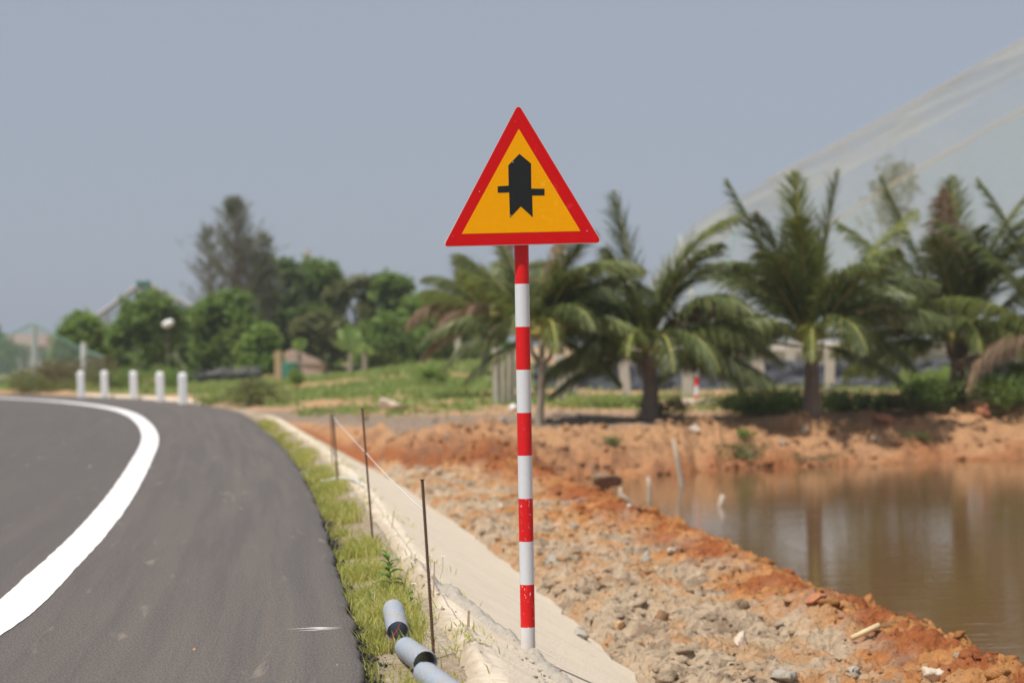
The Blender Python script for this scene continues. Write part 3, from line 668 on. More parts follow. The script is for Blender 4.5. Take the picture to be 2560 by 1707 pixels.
# stones on the far bank
N = 5200; xx = rng.uniform(-5, 16, N); tt = rng.random(N); yy = 36.5 + 13 * tt + .4 * np.clip(xx - 3, 0, 9) * .6
zz, uu, bb = ground(xx, yy); keep = (zz > -.99) & (uu > 2.0) & (rng.random(N) < 1 - .75 * sst(.9, 1, bb)); xx, yy, zz, uu, bb = [a[keep] for a in (xx, yy, zz, uu, bb)]
sz = .02 + .13 * rng.random(len(xx)) ** 4
o = rock_field('bank_gravel', np.c_[xx, yy, zz], sz, ICO1, M['rubble'], rub_cols(xx, yy, uu, bb, rng), 8); tag(o, 'small stones scattered over the orange clay bank across the pond', 'gravel', kind='stuff')
# mortar crumbs near the pipes and along the crest
xs, ys_ = [], []
for k in range(90):
    y = rng.uniform(9.3, 15); u = rng.normal(.55, .05); i = np.argmin(abs(FP[:, 1] - y)); q = offs(FP, u)[i] if False else FP[i] + np.array([u, .05]); xs.append(q[0]); ys_.append(y)
for k in range(240): 
    c_ = kz(rng.uniform(830, 1000), rng.uniform(1425, 1450), -.04); xs.append(c_.x); ys_.append(c_.y)
for k in range(160):
    s = rng.random(); xs.append(base.x + rng.normal(0, .07) + .22 * s - .05); ys_.append(base.y + .5 - 2.0 * s)
xs = np.array(xs); ys_ = np.array(ys_); uu = edge_uv(xs, ys_); zz = np.where(uu > .42, facz(xs, ys_, uu), ground(xs, ys_)[0]); sz = .004 + .016 * rng.random(len(xs)) ** 3
gc = np.array([.68, .60, .5])[None] * rng.uniform(.7, 1.1, (len(xs), 1))
o = rock_field('mortar_crumbs', np.c_[xs, ys_, zz + sz * .3], sz, ICO1, M['rubble'], gc, 9); tag(o, 'pale mortar crumbs along the embankment crest and round the pipes', 'crumbs', kind='stuff')
# broken black asphalt along the road edge
N = 3600; yy = 9 + 22 * rng.random(N) ** 1.5; k = np.interp(yy, EDGE[:, 1], EDGE[:, 0]); xx = k + np.abs(rng.normal(0.0, .05, N)) + .005
zz = ground(xx, yy)[0]; sz = .005 + .014 * rng.random(N) ** 2
o = rock_field('asphalt_crumbs', np.c_[xx, yy, zz + .01], sz, ICO1, M['asphalt_crumb'], np.full((N, 3), .03), 10); tag(o, 'crumbled black asphalt along the broken road edge', 'asphalt crumbs', kind='stuff')

# single stones that stand out
def stone(pos, s, mat, label, cat='stone', seed=0, flat=.75, grp='single stones'):
    r = np.random.default_rng(seed); V = rock_shape(ICO3, r, .5) @ rotm(r).T; V[:, 2] *= flat
    return tag(mesh_obj('stone', V * s + np.array(pos) + np.array([0, 0, s * .12]), ICO3[1], M[mat], loc=pos), label, cat, grp)
for i, (a, b, s, mt, lb) in enumerate([
    (1592, 997, .16, 'rock_pale', 'rounded pale stone on the far clay bank straight above the leaning branch in the pond'),
    (2030, 974, .30, 'rock_red', 'big brick red boulder on top of the far bank between the two right palms'),
    (2195, 955, .22, 'rock_tan', 'tan boulder at the crest of the far bank below the rightmost palm trunk'),
    (2255, 950, .26, 'rock_red', 'rusty red clod on the far bank crest just right of the tan boulder'),
    (2048, 1000, .11, 'rock_tan', 'small yellowish stone just below the big brick red boulder'),
    (2010, 1020, .12, 'rock_pale', 'small pale stone halfway down the far bank below the brick red boulder'),
    (2282, 1082, .15, 'plastic_white', 'bright white lump at the waterline of the far shore on the right'),
    (2318, 1070, .11, 'plastic_white', 'smaller white lump just above and right of the bright lump at the waterline'),
    (1584, 1100, .09, 'rock_pale', 'small pale stone at the waterline next to the tall leaning branch'),
    (1848, 995, .13, 'rock_pale', 'cream stone near the top of the far bank below the middle palm'),
    (1445, 1165, .07, 'rock_pale', 'pale pebble on the near shore left of the forked branch'),
    (1178, 942, .20, 'plastic_white', 'white lump on the grass edge just left of the sign pole'),
    (905, 940, .42, 'rock_pale', 'low beige clod in the grassy field behind the two middle rods'),
    (560, 845, .30, 'plastic_white', 'white lump in front of the trees above the black plastic roll'),
    (1150, 1165, .09, 'rock_pale', 'rounded pale stone in the rubble left of the sign pole')]):
    p = kh(a, b); stone(p, s * (.9 if i != 0 else 1), mt, lb, seed=20 + i, cat='stone' if 'lump' not in lb else 'lump')
for (a, b, s, mt, lb) in [(447, 1492, .014, 'rock_tan', 'yellow chip of stone on the asphalt near the bottom edge'), (207, 1072, .02, 'rock_pale', 'white pebble on the asphalt left of the white line'),
                          (775, 1527, .009, 'rock_grey', 'tiny grey pebble on the asphalt near the white paint strokes')]:
    stone(kz(a, b, .012), s, mt, lb, seed=int(a), cat='pebble', grp='pebbles on the road')
r_ = np.random.default_rng(77)
for (a, b, s, mt, lb) in [(1700, 1478, .10, 'rock_pale', 'pale square clod in the orange clay below the pond edge, left of the bamboo piece'),
        (1425, 1440, .07, 'rock_tan', 'orange yellow lump in the grey rubble right of the concrete slope'), (1270, 1290, .10, 'rock_grey', 'grey clod beside the sign pole on the rubble'),
        (1480, 1290, .10, 'rock_grey', 'grey lump in the middle of the rubble strip'), (1540, 1270, .09, 'rock_pale', 'light flat clod near the waterline in the middle of the rubble strip'),
        (2140, 1560, .09, 'rock_pale', 'pale clod by the bottom edge near the right corner of the rubble'), (1800, 1560, .10, 'rock_grey', 'brown grey boulder cut by the bottom edge in the rubble'),
        (1330, 1460, .09, 'rock_grey', 'dark grey clod at the toe of the concrete slope'), (1870, 1385, .12, 'rock_red', 'bright orange red clod at the brink of the pond'), (1960, 1545, .08, 'rock_grey', 'grey clod among small stones below the bamboo piece')]:
    stone(kh(a, b), s, mt, lb, seed=int(a * 3 + b) + 5, cat='clod', flat=.85, grp='larger clods in the rubble')

# bits in and by the pond
def branch(pts, r, label, name='branch', mat='dead_wood', cat='branch', grp='dead branches in the pond', v=8):
    mb = MB(); 
    for P, rr in pts: mb.tube(P, rr, v)
    return tag(mb.build(name, M[mat], smooth=True, loc=pts[0][0][0]), label, cat, grp)
W_ = lambda a, b: kz(a, b, WATER)
p = W_(1566, 1115); branch([([p + Vector((.02, 0, -.2)), p, p.lerp(ky(1556, 1060, p.y), 1), ky(1547, 1008, p.y)], [.06, .055, .045, .03])], 0, 'tall grey branch leaning up out of the pond near the far bank')
p = W_(1491, 1150); branch([([p - Vector((0, 0, .2)), p, ky(1492, 1120, p.y), ky(1489, 1095, p.y)], [.05, .045, .04, .035])], 0, 'short upright stick in the pond between the forked branch and the tall one')
p = W_(1426, 1163); q = W_(1458, 1162); tp_ = ky(1425, 1118, p.y)
branch([([p - Vector((0, 0, .2)), p, ky(1425, 1140, p.y), tp_], [.05, .045, .04, .03]), ([ky(1424, 1132, p.y), ky(1440, 1148, p.y), q + Vector((.03, 0, -.08))], [.035, .035, .03])], 0, 'forked pale branch standing in the shallow end of the pond')
p = W_(1655, 1161); branch([([p - Vector((.02, 0, .2)), p, ky(1661, 1136, p.y)], [.055, .055, .045])], 0, 'stub of pale wood poking out of the open water')
a = kh(1255, 1176, .03); b = kz(1364, 1141, -.72); b = ky(1364, 1141, a.y + 1.4)
branch([([a, (a + b) / 2, b], [.025, .03, .028])], 0, 'long dead stick lying across the mud left of the forked branch', name='stick', cat='stick')
a = kh(1956, 1474, .03); b = kh(2020, 1452, .05); branch([([a, b], [.022, .024])], 0, 'pale piece of bamboo lying on the orange shore', name='bamboo_piece', mat='bamboo', cat='bamboo', grp='sticks lying on the shore')
a = kh(1600, 1428, .03); b = kh(1720, 1444, .03)
# overhanging clod
p = kh(1385, 1128); r = np.random.default_rng(5); V = rock_shape(ICO3, r, .9); V[:, 0] *= 1.3; V[:, 2] *= 1.0
tag(mesh_obj('earth_clump', V * .22 + np.array(p) + np.array([0, 0, .1]), ICO3[1], M['soil_dark'], loc=p), 'dark ragged clump of earth and roots overhanging the shallow end of the pond', 'clump')

# ================================================================== bollards
bs = [(421, 926), (369, 920), (308, 914), (241, 911), (187, 911)]
labs = ['white round topped road bollard nearest on the bend, rightmost of the five', 'white road bollard second from the right on the bend', 'white road bollard in the middle of the five on the bend',
        'white road bollard second from the left with rusty stains at its foot', 'white road bollard farthest along the bend, leftmost of the five']
proto = None
for (a, b), lb in zip(bs, labs):
    p = kz(a, b, .03)
    if proto is None:
        s = .125; H_ = .93; mb = MB(); ring = []
        def sq(w_, z, c=.25): 
            k = w_ * (1 - c); return [(k, -w_, z), (w_, -k, z), (w_, k, z), (k, w_, z), (-k, w_, z), (-w_, k, z), (-w_, -k, z), (-k, -w_, z)]
        prof = [(s, -.1), (s, H_ - .12), (s * .96, H_ - .08), (s * .82, H_ - .03), (s * .5, H_ - .005), (s * .1, H_)]
        V = [v for w_, z in prof for v in sq(w_, z)]; Fc = [(i * 8 + k, i * 8 + (k + 1) % 8, i * 8 + 8 + (k + 1) % 8, i * 8 + 8 + k) for i in range(len(prof) - 1) for k in range(8)] + [tuple(range(len(V) - 8, len(V)))]
        mb.add(V, Fc); proto = mb.build('bollard', M['white_paint']); o = proto
    else: o = proto.copy(); COL.objects.link(o)
    o.location = p; o.rotation_euler = (0, R(-.9), R(15)); tag(o, lb, 'bollard', 'white bollards on the outside of the bend')

# ================================================================== vegetation builders
def quads(C, S, asp, r, v, up_bias=0.0, droop=None):
    """leaf shaped quads, centre C, size S, random orientation; returns V,F,attr"""
    n = len(C); a = r.normal(size=(n, 3)); a[:, 2] *= .7; a /= np.linalg.norm(a, axis=1)[:, None]
    nn = r.normal(size=(n, 3)); nn[:, 2] = np.abs(nn[:, 2]) + up_bias; b = np.cross(nn, a); b /= np.linalg.norm(b, axis=1)[:, None] + 1e-9
    S = np.asarray(S)[:, None]; L_ = a * S; W = b * S * asp
    V = np.stack([C - L_ * .5, C + W * .5 - L_ * .05, C + L_ * .5, C - W * .5 - L_ * .05], 1)
    return V.reshape(-1, 3), (np.arange(n)[:, None] * 4 + np.arange(4)), np.repeat(v, 4)
def crown_pts(lobes, n, r, hollow=.45):
    P = []; tot = sum(l[3] ** 2 for l in lobes)
    for (x, y, z, rad, *sq) in lobes:
        k = int(n * rad ** 2 / tot); d = r.normal(size=(k, 3)); d /= np.linalg.norm(d, axis=1)[:, None]; rr = rad * (hollow + (1 - hollow) * r.random(k) ** .5)
        rr *= 1 + .25 * np.sin(d[:, 0] * 5 + x) * np.cos(d[:, 2] * 4 + z)
        q = d * rr[:, None]; q[:, 2] *= (sq[0] if sq else .8); P.append(q + np.array([x, y, z]))
    return np.concatenate(P)
def tree(name, loc, lobes, nleaf, leaf, mat, label, cat='tree', group='trees beyond the field', trunk=.12, seed=0, bark='bark', asp=.55, lean=0):
    r = np.random.default_rng(seed); root = empty(name, loc, label, cat, group)
    W = [(loc[0] + l[0], loc[1] + l[1], loc[2] + l[2], *l[3:]) for l in lobes]
    P = crown_pts([(*q[:3], q[3] * 1.2, *q[4:]) for q in W], int(nleaf * 1.8), r)
    # clumping: leaves gather in small sprays so that gaps open between them
    f = fbm(P[:, 0] * 1.0 + P[:, 2] * .7, P[:, 2] + P[:, 1] * .5, .8 * max(.5, leaf * 3), 4, .7, off=seed); P = P[f > .42] + r.normal(0, leaf * .45, (int((f > .42).sum()), 3))
    V, Fc, A_ = quads(P, leaf * r.uniform(.6, 1.4, len(P)), asp, r, np.clip(r.normal(.45, .22, len(P)), 0, 1), .4)
    mesh_obj('crown', V, Fc, M[mat], root, attrs={'v': A_})
    mb = MB(); top_ = max(l[2] for l in lobes); b = Vector(loc); cx = np.mean([l[0] for l in lobes]); t_ = Vector((loc[0] + cx * .6, loc[1], loc[2] + top_ * .75))
    mb.tube([b - Vector((0, 0, .2)), b.lerp(t_, .35) + Vector((.05, 0, 0)), b.lerp(t_, .7), t_], [trunk * 1.2, trunk * .9, trunk * .6, trunk * .3], 8)
    for l in W:
        s = b.lerp(t_, min(.8, max(.25, .3 + .4 * (l[2] - loc[2]) / max(.1, top_)))); e = Vector(l[:3]); m_ = s.lerp(e, .5) + Vector((0, 0, -.08 * (e - s).length))
        mb.tube([s, m_, e, e + (e - m_) * .5], [trunk * .45, trunk * .3, trunk * .2, trunk * .08], 6)
    mb.build('trunk', M[bark], root, smooth=True); return root
S110 = lambda d: d / FPX * K     # metres per 2352-wide pixel at distance d
def lob(base, d, items, r0=0):
    """lobes given as (px, py, radius px [,squash]) in the photograph, relative to a base point"""
    out = []
    for it in items:
        a, b, rad, *sq = it; dy = random.uniform(-1, 1) * rad * S110(d) * .6
        p = ky(a, b, d + dy); out.append((p.x - base[0], p.y - base[1], p.z - base[2], rad * S110(d), *(sq or [.85])))
    return out
def ptree(name, bx, d, items, n, leaf, mat, label, **kw):
    p = ky(bx, 850, d); z = gzat(p.x, d); loc = (p.x, d, z); return tree(name, loc, lob(loc, d, items), n, leaf, mat, label, **kw)
G1 = 'trees beyond the field'
ptree('broadleaf_tree', 190, 112, [(185, 750, 32), (160, 775, 28), (210, 765, 32), (235, 790, 30), (190, 800, 36), (150, 808, 24), (225, 820, 28)], 5200, .34, 'leaf_bright', 'low bright green bushy tree left of the gable shaped net frame', seed=1)
ptree('broadleaf_tree', 365, 104, [(340, 695, 28), (310, 715, 24), (375, 708, 28), (290, 745, 26), (335, 745, 34), (400, 735, 24), (370, 775, 34), (310, 785, 30), (275, 775, 22), (345, 805, 26)], 6500, .33, 'leaf_broad', 'round green tree with a thin bare trunk in front of the gable shaped net frame', seed=2, trunk=.14)
ptree('broadleaf_tree', 438, 118, [(425, 760, 32), (450, 735, 28), (410, 790, 32), (445, 800, 34), (395, 815, 26), (430, 835, 28)], 4200, .36, 'leaf_dark', 'dark green tree directly behind the white lamp head', seed=3)
ptree('broadleaf_tree', 525, 108, [(490, 715, 34), (535, 705, 36), (470, 745, 28), (510, 755, 40), (560, 745, 36), (485, 795, 36), (540, 800, 42), (590, 785, 34), (510, 838, 28), (570, 838, 28), (465, 830, 24)], 8500, .34, 'leaf_broad', 'wide leafy tree at the foot of the tall feathery grey tree', seed=4, trunk=.16)
ptree('broadleaf_tree', 640, 122, [(615, 610, 22), (640, 640, 28), (660, 620, 22), (615, 665, 28), (655, 680, 30), (690, 640, 20), (625, 715, 34), (670, 730, 34), (640, 770, 38), (690, 780, 32), (610, 800, 30)], 6500, .36, 'leaf_dark', 'tall loose dark green tree just right of the feathery grey tree', seed=5, trunk=.16)
ptree('broadleaf_tree', 745, 126, [(720, 620, 22), (745, 630, 26), (705, 655, 22), (765, 655, 24), (735, 680, 26), (715, 725, 30), (760, 715, 26), (740, 765, 32)], 4200, .36, 'leaf_broad', 'airy green tree standing below the tip of the far utility pole', seed=6)
ptree('broadleaf_tree', 815, 116, [(800, 665, 24, .6), (830, 655, 22, .6), (850, 680, 22, .6), (790, 700, 20, .7), (835, 715, 22, .6), (770, 680, 18, .7), (860, 725, 18, .7)], 3200, .34, 'leaf_olive', 'spreading tree with layered tufts, left of the last two tall crowns', seed=7)
ptree('broadleaf_tree', 905, 114, [(890, 650, 24, .55), (920, 655, 22, .55), (905, 690, 22, .6), (880, 680, 18, .6), (930, 700, 18, .6), (895, 725, 22, .7), (915, 745, 20, .7)], 3200, .33, 'leaf_broad', 'umbrella shaped tree with a flat top, rightmost of the tall crowns left of the sign', seed=8)
ptree('broadleaf_tree', 880, 106, [(850, 770, 30), (885, 755, 30), (915, 770, 28), (870, 800, 34), (905, 805, 32), (845, 810, 26)], 4600, .32, 'leaf_broad', 'dense mid green thicket tree under the umbrella shaped tree', seed=9, group='bushy trees under the tall crowns')
ptree('broadleaf_tree', 965, 112, [(950, 712, 24), (980, 722, 24), (1010, 738, 24), (955, 735, 26), (985, 750, 26), (940, 765, 26), (970, 785, 32), (1000, 790, 26), (950, 812, 24)], 4200, .33, 'leaf_bright', 'low bright green tree left of the thin concrete pole near the sign', seed=10, group='bushy trees under the tall crowns')
ptree('broadleaf_tree', 1025, 118, [(1025, 735, 22), (1055, 745, 22), (1015, 775, 24), (1045, 770, 24), (1035, 800, 26), (1065, 800, 24), (1005, 805, 22)], 2800, .34, 'leaf_dark', 'low dark tree behind the thin concrete pole near the sign', seed=11, group='bushy trees under the tall crowns')
ptree('broadleaf_tree', 740, 112, [(700, 760, 26), (735, 745, 28), (770, 760, 28), (725, 785, 26), (765, 790, 28)], 3600, .33, 'leaf_olive', 'olive green bushy tree rising behind the thatched hut', seed=12, group='bushy trees under the tall crowns')
ptree('broadleaf_tree', 590, 100, [(575, 800, 24), (610, 805, 26), (600, 775, 24), (580, 832, 22), (620, 832, 20)], 3000, .31, 'leaf_bright', 'low leafy tree left of the brown fence post and thatched hut', seed=13, group='bushy trees under the tall crowns')
ptree('broadleaf_tree', 990, 124, [(930, 705, 22), (960, 695, 22), (990, 705, 24), (1020, 718, 24), (1050, 725, 22), (970, 725, 26), (1010, 745, 28), (1040, 755, 26), (1075, 745, 24), (940, 730, 24)], 5200, .33, 'leaf_broad', 'long hazy green tree filling the gap between the umbrella shaped tree and the withered palm', seed=18)
ptree('broadleaf_tree', 1110, 72, [(1085, 690, 30), (1120, 665, 34), (1150, 690, 32), (1060, 700, 18), (1130, 720, 34), (1090, 730, 26), (1170, 720, 26)], 4800, .24, 'leaf_broad', 'rounded green tree behind the brown palm just left of the sign pole', seed=14)
ptree('broadleaf_tree', 20, 120, [(5, 800, 30), (30, 820, 28), (0, 830, 26), (-20, 790, 30)], 2200, .36, 'leaf_dark', 'dark bluish tree at the left edge of the picture', seed=15)
ptree('broadleaf_tree', 2065, 84, [(2045, 390, 26), (2075, 395, 22), (2030, 430, 26), (2060, 440, 30), (2090, 430, 20), (2010, 470, 26), (2050, 490, 34), (1990, 500, 22), (2080, 500, 26)], 1000, .2, 'leaf_grey', 'thin pale tree seen through the big net, between the two right palms', seed=16, trunk=.1)
ptree('broadleaf_tree', 1290, 90, [(1270, 660, 26), (1310, 650, 26), (1340, 690, 28), (1290, 700, 30), (1250, 710, 24)], 2600, .28, 'leaf_bright', 'green tree crown showing just right of the sign pole behind the palms', seed=17)
# hedge of thick growth behind, as one far mass
r = np.random.default_rng(50); P = []
for k in range(150):
    a = r.uniform(120, 1150); top_ = np.interp(a, [120, 160, 300, 450, 600, 850, 950, 1150], [800, 775, 755, 745, 720, 715, 735, 765]); d = r.uniform(128, 150)
    b = r.uniform(top_, 880); p = ky(a, b, d); P.append((p.x, p.y, p.z, r.uniform(.6, 1.2)))
P = crown_pts(P, 26000, r); V, Fc, A_ = quads(P, .5 * r.uniform(.6, 1.4, len(P)), .6, r, np.clip(r.normal(.4, .2, len(P)), 0, 1), .4)
tag(mesh_obj('far_thicket', V, Fc, M['leaf_broad'], attrs={'v': A_}), 'far off dark green growth behind the trees along the field', 'thicket', kind='stuff')

# feathery casuarinas
def casuarina(bx, d, topy, halfw, boty, n, label, seed):
    r = np.random.default_rng(seed); b0_ = ky(bx, 850, d); loc = Vector((b0_.x, d, gzat(b0_.x, d))); tp_ = ky(bx + 2, topy, d); H_ = tp_.z - loc.z; root = empty('casuarina_tree', loc, label, 'tree', 'feathery grey trees')
    zb = ky(bx, boty, d).z; V = []; A_ = []; mb = MB(); hw = halfw * S110(d)
    mb.tube([loc - Vector((0, 0, .2)), loc.lerp(tp_, .4) + Vector((.1, 0, 0)), loc.lerp(tp_, .75), tp_], [.2, .13, .06, .015], 8)
    tips = []
    for k in range(n):
        f = r.random() ** .8; z = zb + (tp_.z - zb) * f; w_ = hw * (1 - f) ** .72 * r.uniform(.4, 1.35) + .15; th = r.uniform(0, 6.28); s = Vector((loc.x, loc.y, z - w_ * .45))
        e = Vector((loc.x + w_ * math.cos(th), loc.y + w_ * math.sin(th), z + w_ * r.uniform(.15, .9))); mb.tube([s, s.lerp(e, .5) - Vector((0, 0, .05)), e], [.022, .014, .005], 4, False)
        for q in range(18):
            t = r.uniform(.4, 1.15); c = s.lerp(e, t); dd = Vector(r.normal(size=3)) * .5 + Vector((0, 0, .5)) + (e - s).normalized() * .7; dd = dd.normalized() * r.uniform(.2, .5); sd_ = dd.cross(Vector(r.normal(size=3))).normalized() * .016
            V += [c - sd_, c + sd_, c + dd + sd_ * .3, c + dd - sd_ * .3]; A_ += [r.random()] * 4
    mb.build('trunk', M['bark'], root); V = np.array([tuple(v) for v in V]); mesh_obj('crown', V, np.arange(len(V)).reshape(-1, 4), M['leaf_grey'], root, attrs={'v': A_})
casuarina(545, 114, 466, 104, 730, 330, 'tall feathery grey green tree, the highest on the left', 60)
casuarina(482, 116, 530, 38, 720, 90, 'slender feathery tree leaning at the left side of the tallest one', 61)
casuarina(613, 116, 545, 34, 720, 100, 'thin spiky feathery tree just right of the tallest one', 62)
casuarina(578, 116, 560, 50, 740, 130, 'short feathery tree filling the right side of the tallest one', 63)

def scrub(loc, w_, h_, n, leaf, mat, label, seed, name='shrub', cat='shrub', group='shrubs', depth=None, asp=.4):
    r = np.random.default_rng(seed); lobes = [(r.uniform(-.5, .5) * w_, r.uniform(-.4, .4) * (depth or w_), h_ * r.uniform(.25, .7), w_ * r.uniform(.18, .32), min(1, h_ / w_ * 1.3)) for _ in range(7)]
    return tree(name, tuple(loc), lobes, n, leaf, mat, label, cat, group, trunk=.015, seed=seed, asp=asp)
for i, (a, b, w_, h_, n, mt, lb) in enumerate([
    (60, 893, 2.6, .95, 1500, 'scrub_brown', 'reddish brown scrub beyond the road at the far left'),
    (150, 893, 3.0, 1.3, 1900, 'scrub_brown', 'reddish brown scrub left of the leftmost bollard'),
    (20, 898, 2.4, .7, 1200, 'leaf_olive', 'low green scrub at the left edge beyond the road'),
    (115, 898, 2.4, .7, 1200, 'leaf_olive', 'green weeds in front of the reddish scrub beyond the road'),
    (235, 893, 2.2, .95, 1400, 'leaf_olive', 'weedy bush behind the second bollard from the left'),
    (275, 893, 2.0, .9, 1200, 'leaf_olive', 'olive bush between the second and third bollards from the left'),
    (345, 893, 2.2, 1.0, 1500, 'leaf_broad', 'green bush behind the gap right of the middle bollard'),
    (400, 886, 2.0, .9, 1200, 'leaf_broad', 'green bush behind the two right bollards'),
    (605, 930, 1.6, .75, 1500, 'leaf_olive', 'rounded olive bush on the orange dirt right of the bollards'),
    (675, 893, .5, .9, 700, 'leaf_bright', 'narrow upright green shrub right of the brown fence post'),
    (990, 884, .8, .65, 900, 'leaf_bright', 'small bright green bush standing alone in the grass left of the sign'),
    (520, 925, 1.4, .3, 700, 'grass_field', 'flat green clump on the orange dirt near the bollards'),
    (760, 855, 2.6, 1.2, 1500, 'leaf_broad', 'dark green bush at the foot of the thatched hut, on its right'),
    (1520, 962, .8, .42, 900, 'leaf_olive', 'little bush at the foot of the thick trunk of the palm nearest the sign'),
    (1700, 945, 2.2, .5, 1500, 'leaf_olive', 'low olive weeds right of the far striped post'),
    (1770, 950, 1.6, .5, 1400, 'leaf_broad', 'low green weeds left of the middle palm trunk'),
    (1930, 945, 1.9, .55, 1500, 'leaf_broad', 'green weeds just right of the middle palm trunk'),
    (2010, 945, 1.4, .4, 1200, 'leaf_olive', 'olive weeds behind the brick red boulder'),
    (2110, 940, 1.6, .7, 1700, 'leaf_broad', 'leafy weeds left of the rightmost palm trunk'),
    (2130, 900, 1.5, .8, 1300, 'leaf_bright', 'light green bush behind the weeds left of the rightmost palm trunk'),
    (2270, 930, 1.8, .8, 1900, 'leaf_broad', 'green bush right of the rightmost palm trunk'),
    (2340, 922, 1.6, 1.0, 1900, 'leaf_broad', 'dark leafy bush at the right edge on top of the far bank'),
    (1360, 935, 1.9, .3, 1100, 'grass_field', 'bright grass clump between the sign pole and the nearest palm'),
    (1420, 932, 1.2, .25, 800, 'grass_field', 'bright grass clump at the left of the nearest thick palm trunk'),
    (1388, 1022, .45, .15, 220, 'leaf_dark', 'small dark green tuft high on the orange bank right of the sign pole'),
    (1715, 1003, .4, .14, 180, 'leaf_bright', 'small green tuft on the far bank under the gap of the palms'),
    (1730, 1050, 1.2, .12, 260, 'leaf_olive', 'sparse green weeds halfway down the far bank'),
    (1865, 1060, .9, .12, 220, 'leaf_olive', 'sparse green weeds near the water below the middle palm'),
    (1690, 1045, .9, .15, 350, 'leaf_olive', 'thin weeds on the far bank left of the sparse weeds halfway down'),
    (2100, 1010, .5, .2, 300, 'leaf_olive', 'tiny weed on the far bank below the rightmost palm')]):
    scrub(kh(a, b), w_, h_, int(n * 1.2), .10 if h_ > .3 or w_ > 1 else .06, mt, lb, 100 + i, group='bushes and weeds')

# grass blades
def blades(x, y, z, h, wd, r, vv, lean=.5):
    n = len(x); th = r.uniform(0, 6.283, n); ln = r.uniform(.1, 1, n) * lean * h; c = np.stack([x, y, z], 1)
    wv = np.stack([np.cos(th), np.sin(th), 0 * th], 1) * (wd / 2)[:, None]; ph = r.uniform(0, 6.283, n); ld = np.stack([np.cos(ph), np.sin(ph), 0 * ph], 1) * ln[:, None]; up = np.stack([0 * h, 0 * h, h], 1)
    V = np.stack([c - wv, c + wv, c + up * .55 + ld * .3 + wv * .8, c + up * .55 + ld * .3 - wv * .8, c + up * .92 + ld], 1).reshape(-1, 3)
    I = np.arange(n)[:, None] * 5
    Fc = np.concatenate([I + np.array([0, 1, 2]), I + np.array([0, 2, 3]), I + np.array([3, 2, 4])]); return V, Fc, np.repeat(vv, 5)
r = np.random.default_rng(70); N = 90000; yy = 8.6 + 37 * r.random(N) ** 1.7; uu = np.abs(r.normal(.17, .13, N)) + .015
i = np.searchsorted(EP[:, 1], yy); i = np.clip(i, 0, len(EP) - 1); T = np.gradient(EP, axis=0); T /= np.linalg.norm(T, axis=1)[:, None]; Nn = np.stack([T[:, 1], -T[:, 0]], 1); q = EP[i] + Nn[i] * uu[:, None]; xx = q[:, 0]; yy = q[:, 1] + r.uniform(-.06, .06, N)
den = fbm(xx, yy, .55, 3, off=81); keep = (r.random(N) < np.clip(sst(.46, .64, den) * .95 + .03, 0, 1) * np.interp(uu, [0, .08, .2, .36, .5, .75], [.3, .8, 1, .6, .14, .01]) * np.interp(yy, [8, 10.9, 11.2, 11.5, 35, 45], [1, .8, .45, 1, 1, .5]))
# keep the pipes free
for pa, pb in ((pA, pB), (pC, pD), (pE, pF)):
    dx, dy = pb.x - pa.x, pb.y - pa.y; tt = np.clip(((xx - pa.x) * dx + (yy - pa.y) * dy) / (dx * dx + dy * dy), 0, 1); dd = np.hypot(xx - pa.x - tt * dx, yy - pa.y - tt * dy); keep &= dd > .07
xx, yy, uu = xx[keep], yy[keep], uu[keep]; zz = np.maximum(ground(xx, yy)[0], facz(xx, yy, uu) * (uu > .4) + -9 * (uu <= .4)); n = len(xx)
hh = (.025 + .11 * r.random(n) ** 1.6) * (.6 + .9 * fbm(xx, yy, .8, 2, off=83)) * np.interp(uu, [0, .3, .8], [.8, 1.1, .7])
V, Fc, A_ = blades(xx, yy, zz - .005, hh, .0035 + .004 * r.random(n) + .0002 * yy, r, np.clip(r.normal(.55, .27, n) + .5 * (fbm(xx, yy, .8, 3, off=85) - .5), 0, 1), 1.1)
tag(mesh_obj('verge_grass', V, Fc, M['grass_blade'], attrs={'v': A_}), 'yellow green grass filling the verge between the asphalt and the concrete slope', 'grass', kind='stuff')
print('verge blades', n)
# creeping weeds over the crest
r = np.random.default_rng(75); N = 9000; yy = 9 + 30 * r.random(N) ** 1.4; uu = r.uniform(.40, .95, N); i = np.clip(np.searchsorted(EP[:, 1], yy), 0, len(EP) - 1); q = EP[i] + Nn[i] * uu[:, None]; xx, yy = q[:, 0], q[:, 1] + r.uniform(-.06, .06, N)
dn_ = fbm(xx, yy, .32, 3, .6, off=88); kp = r.random(N) < sst(.56, .70, dn_) * np.interp(uu, [.4, .6, .95], [1, .7, .12]); xx, yy, uu = xx[kp], yy[kp], uu[kp]; n = len(xx)
V, Fc, A_ = blades(xx, yy, facz(xx, yy, uu) - .004, .02 + .06 * r.random(n) ** 1.5, .004 + .0003 * yy, r, np.clip(r.normal(.55, .3, n), 0, 1), 1.8)
tag(mesh_obj('crest_weeds', V, Fc, M['grass_blade'], attrs={'v': A_}), 'thin weeds creeping over the pale concrete crest', 'weeds', kind='stuff')
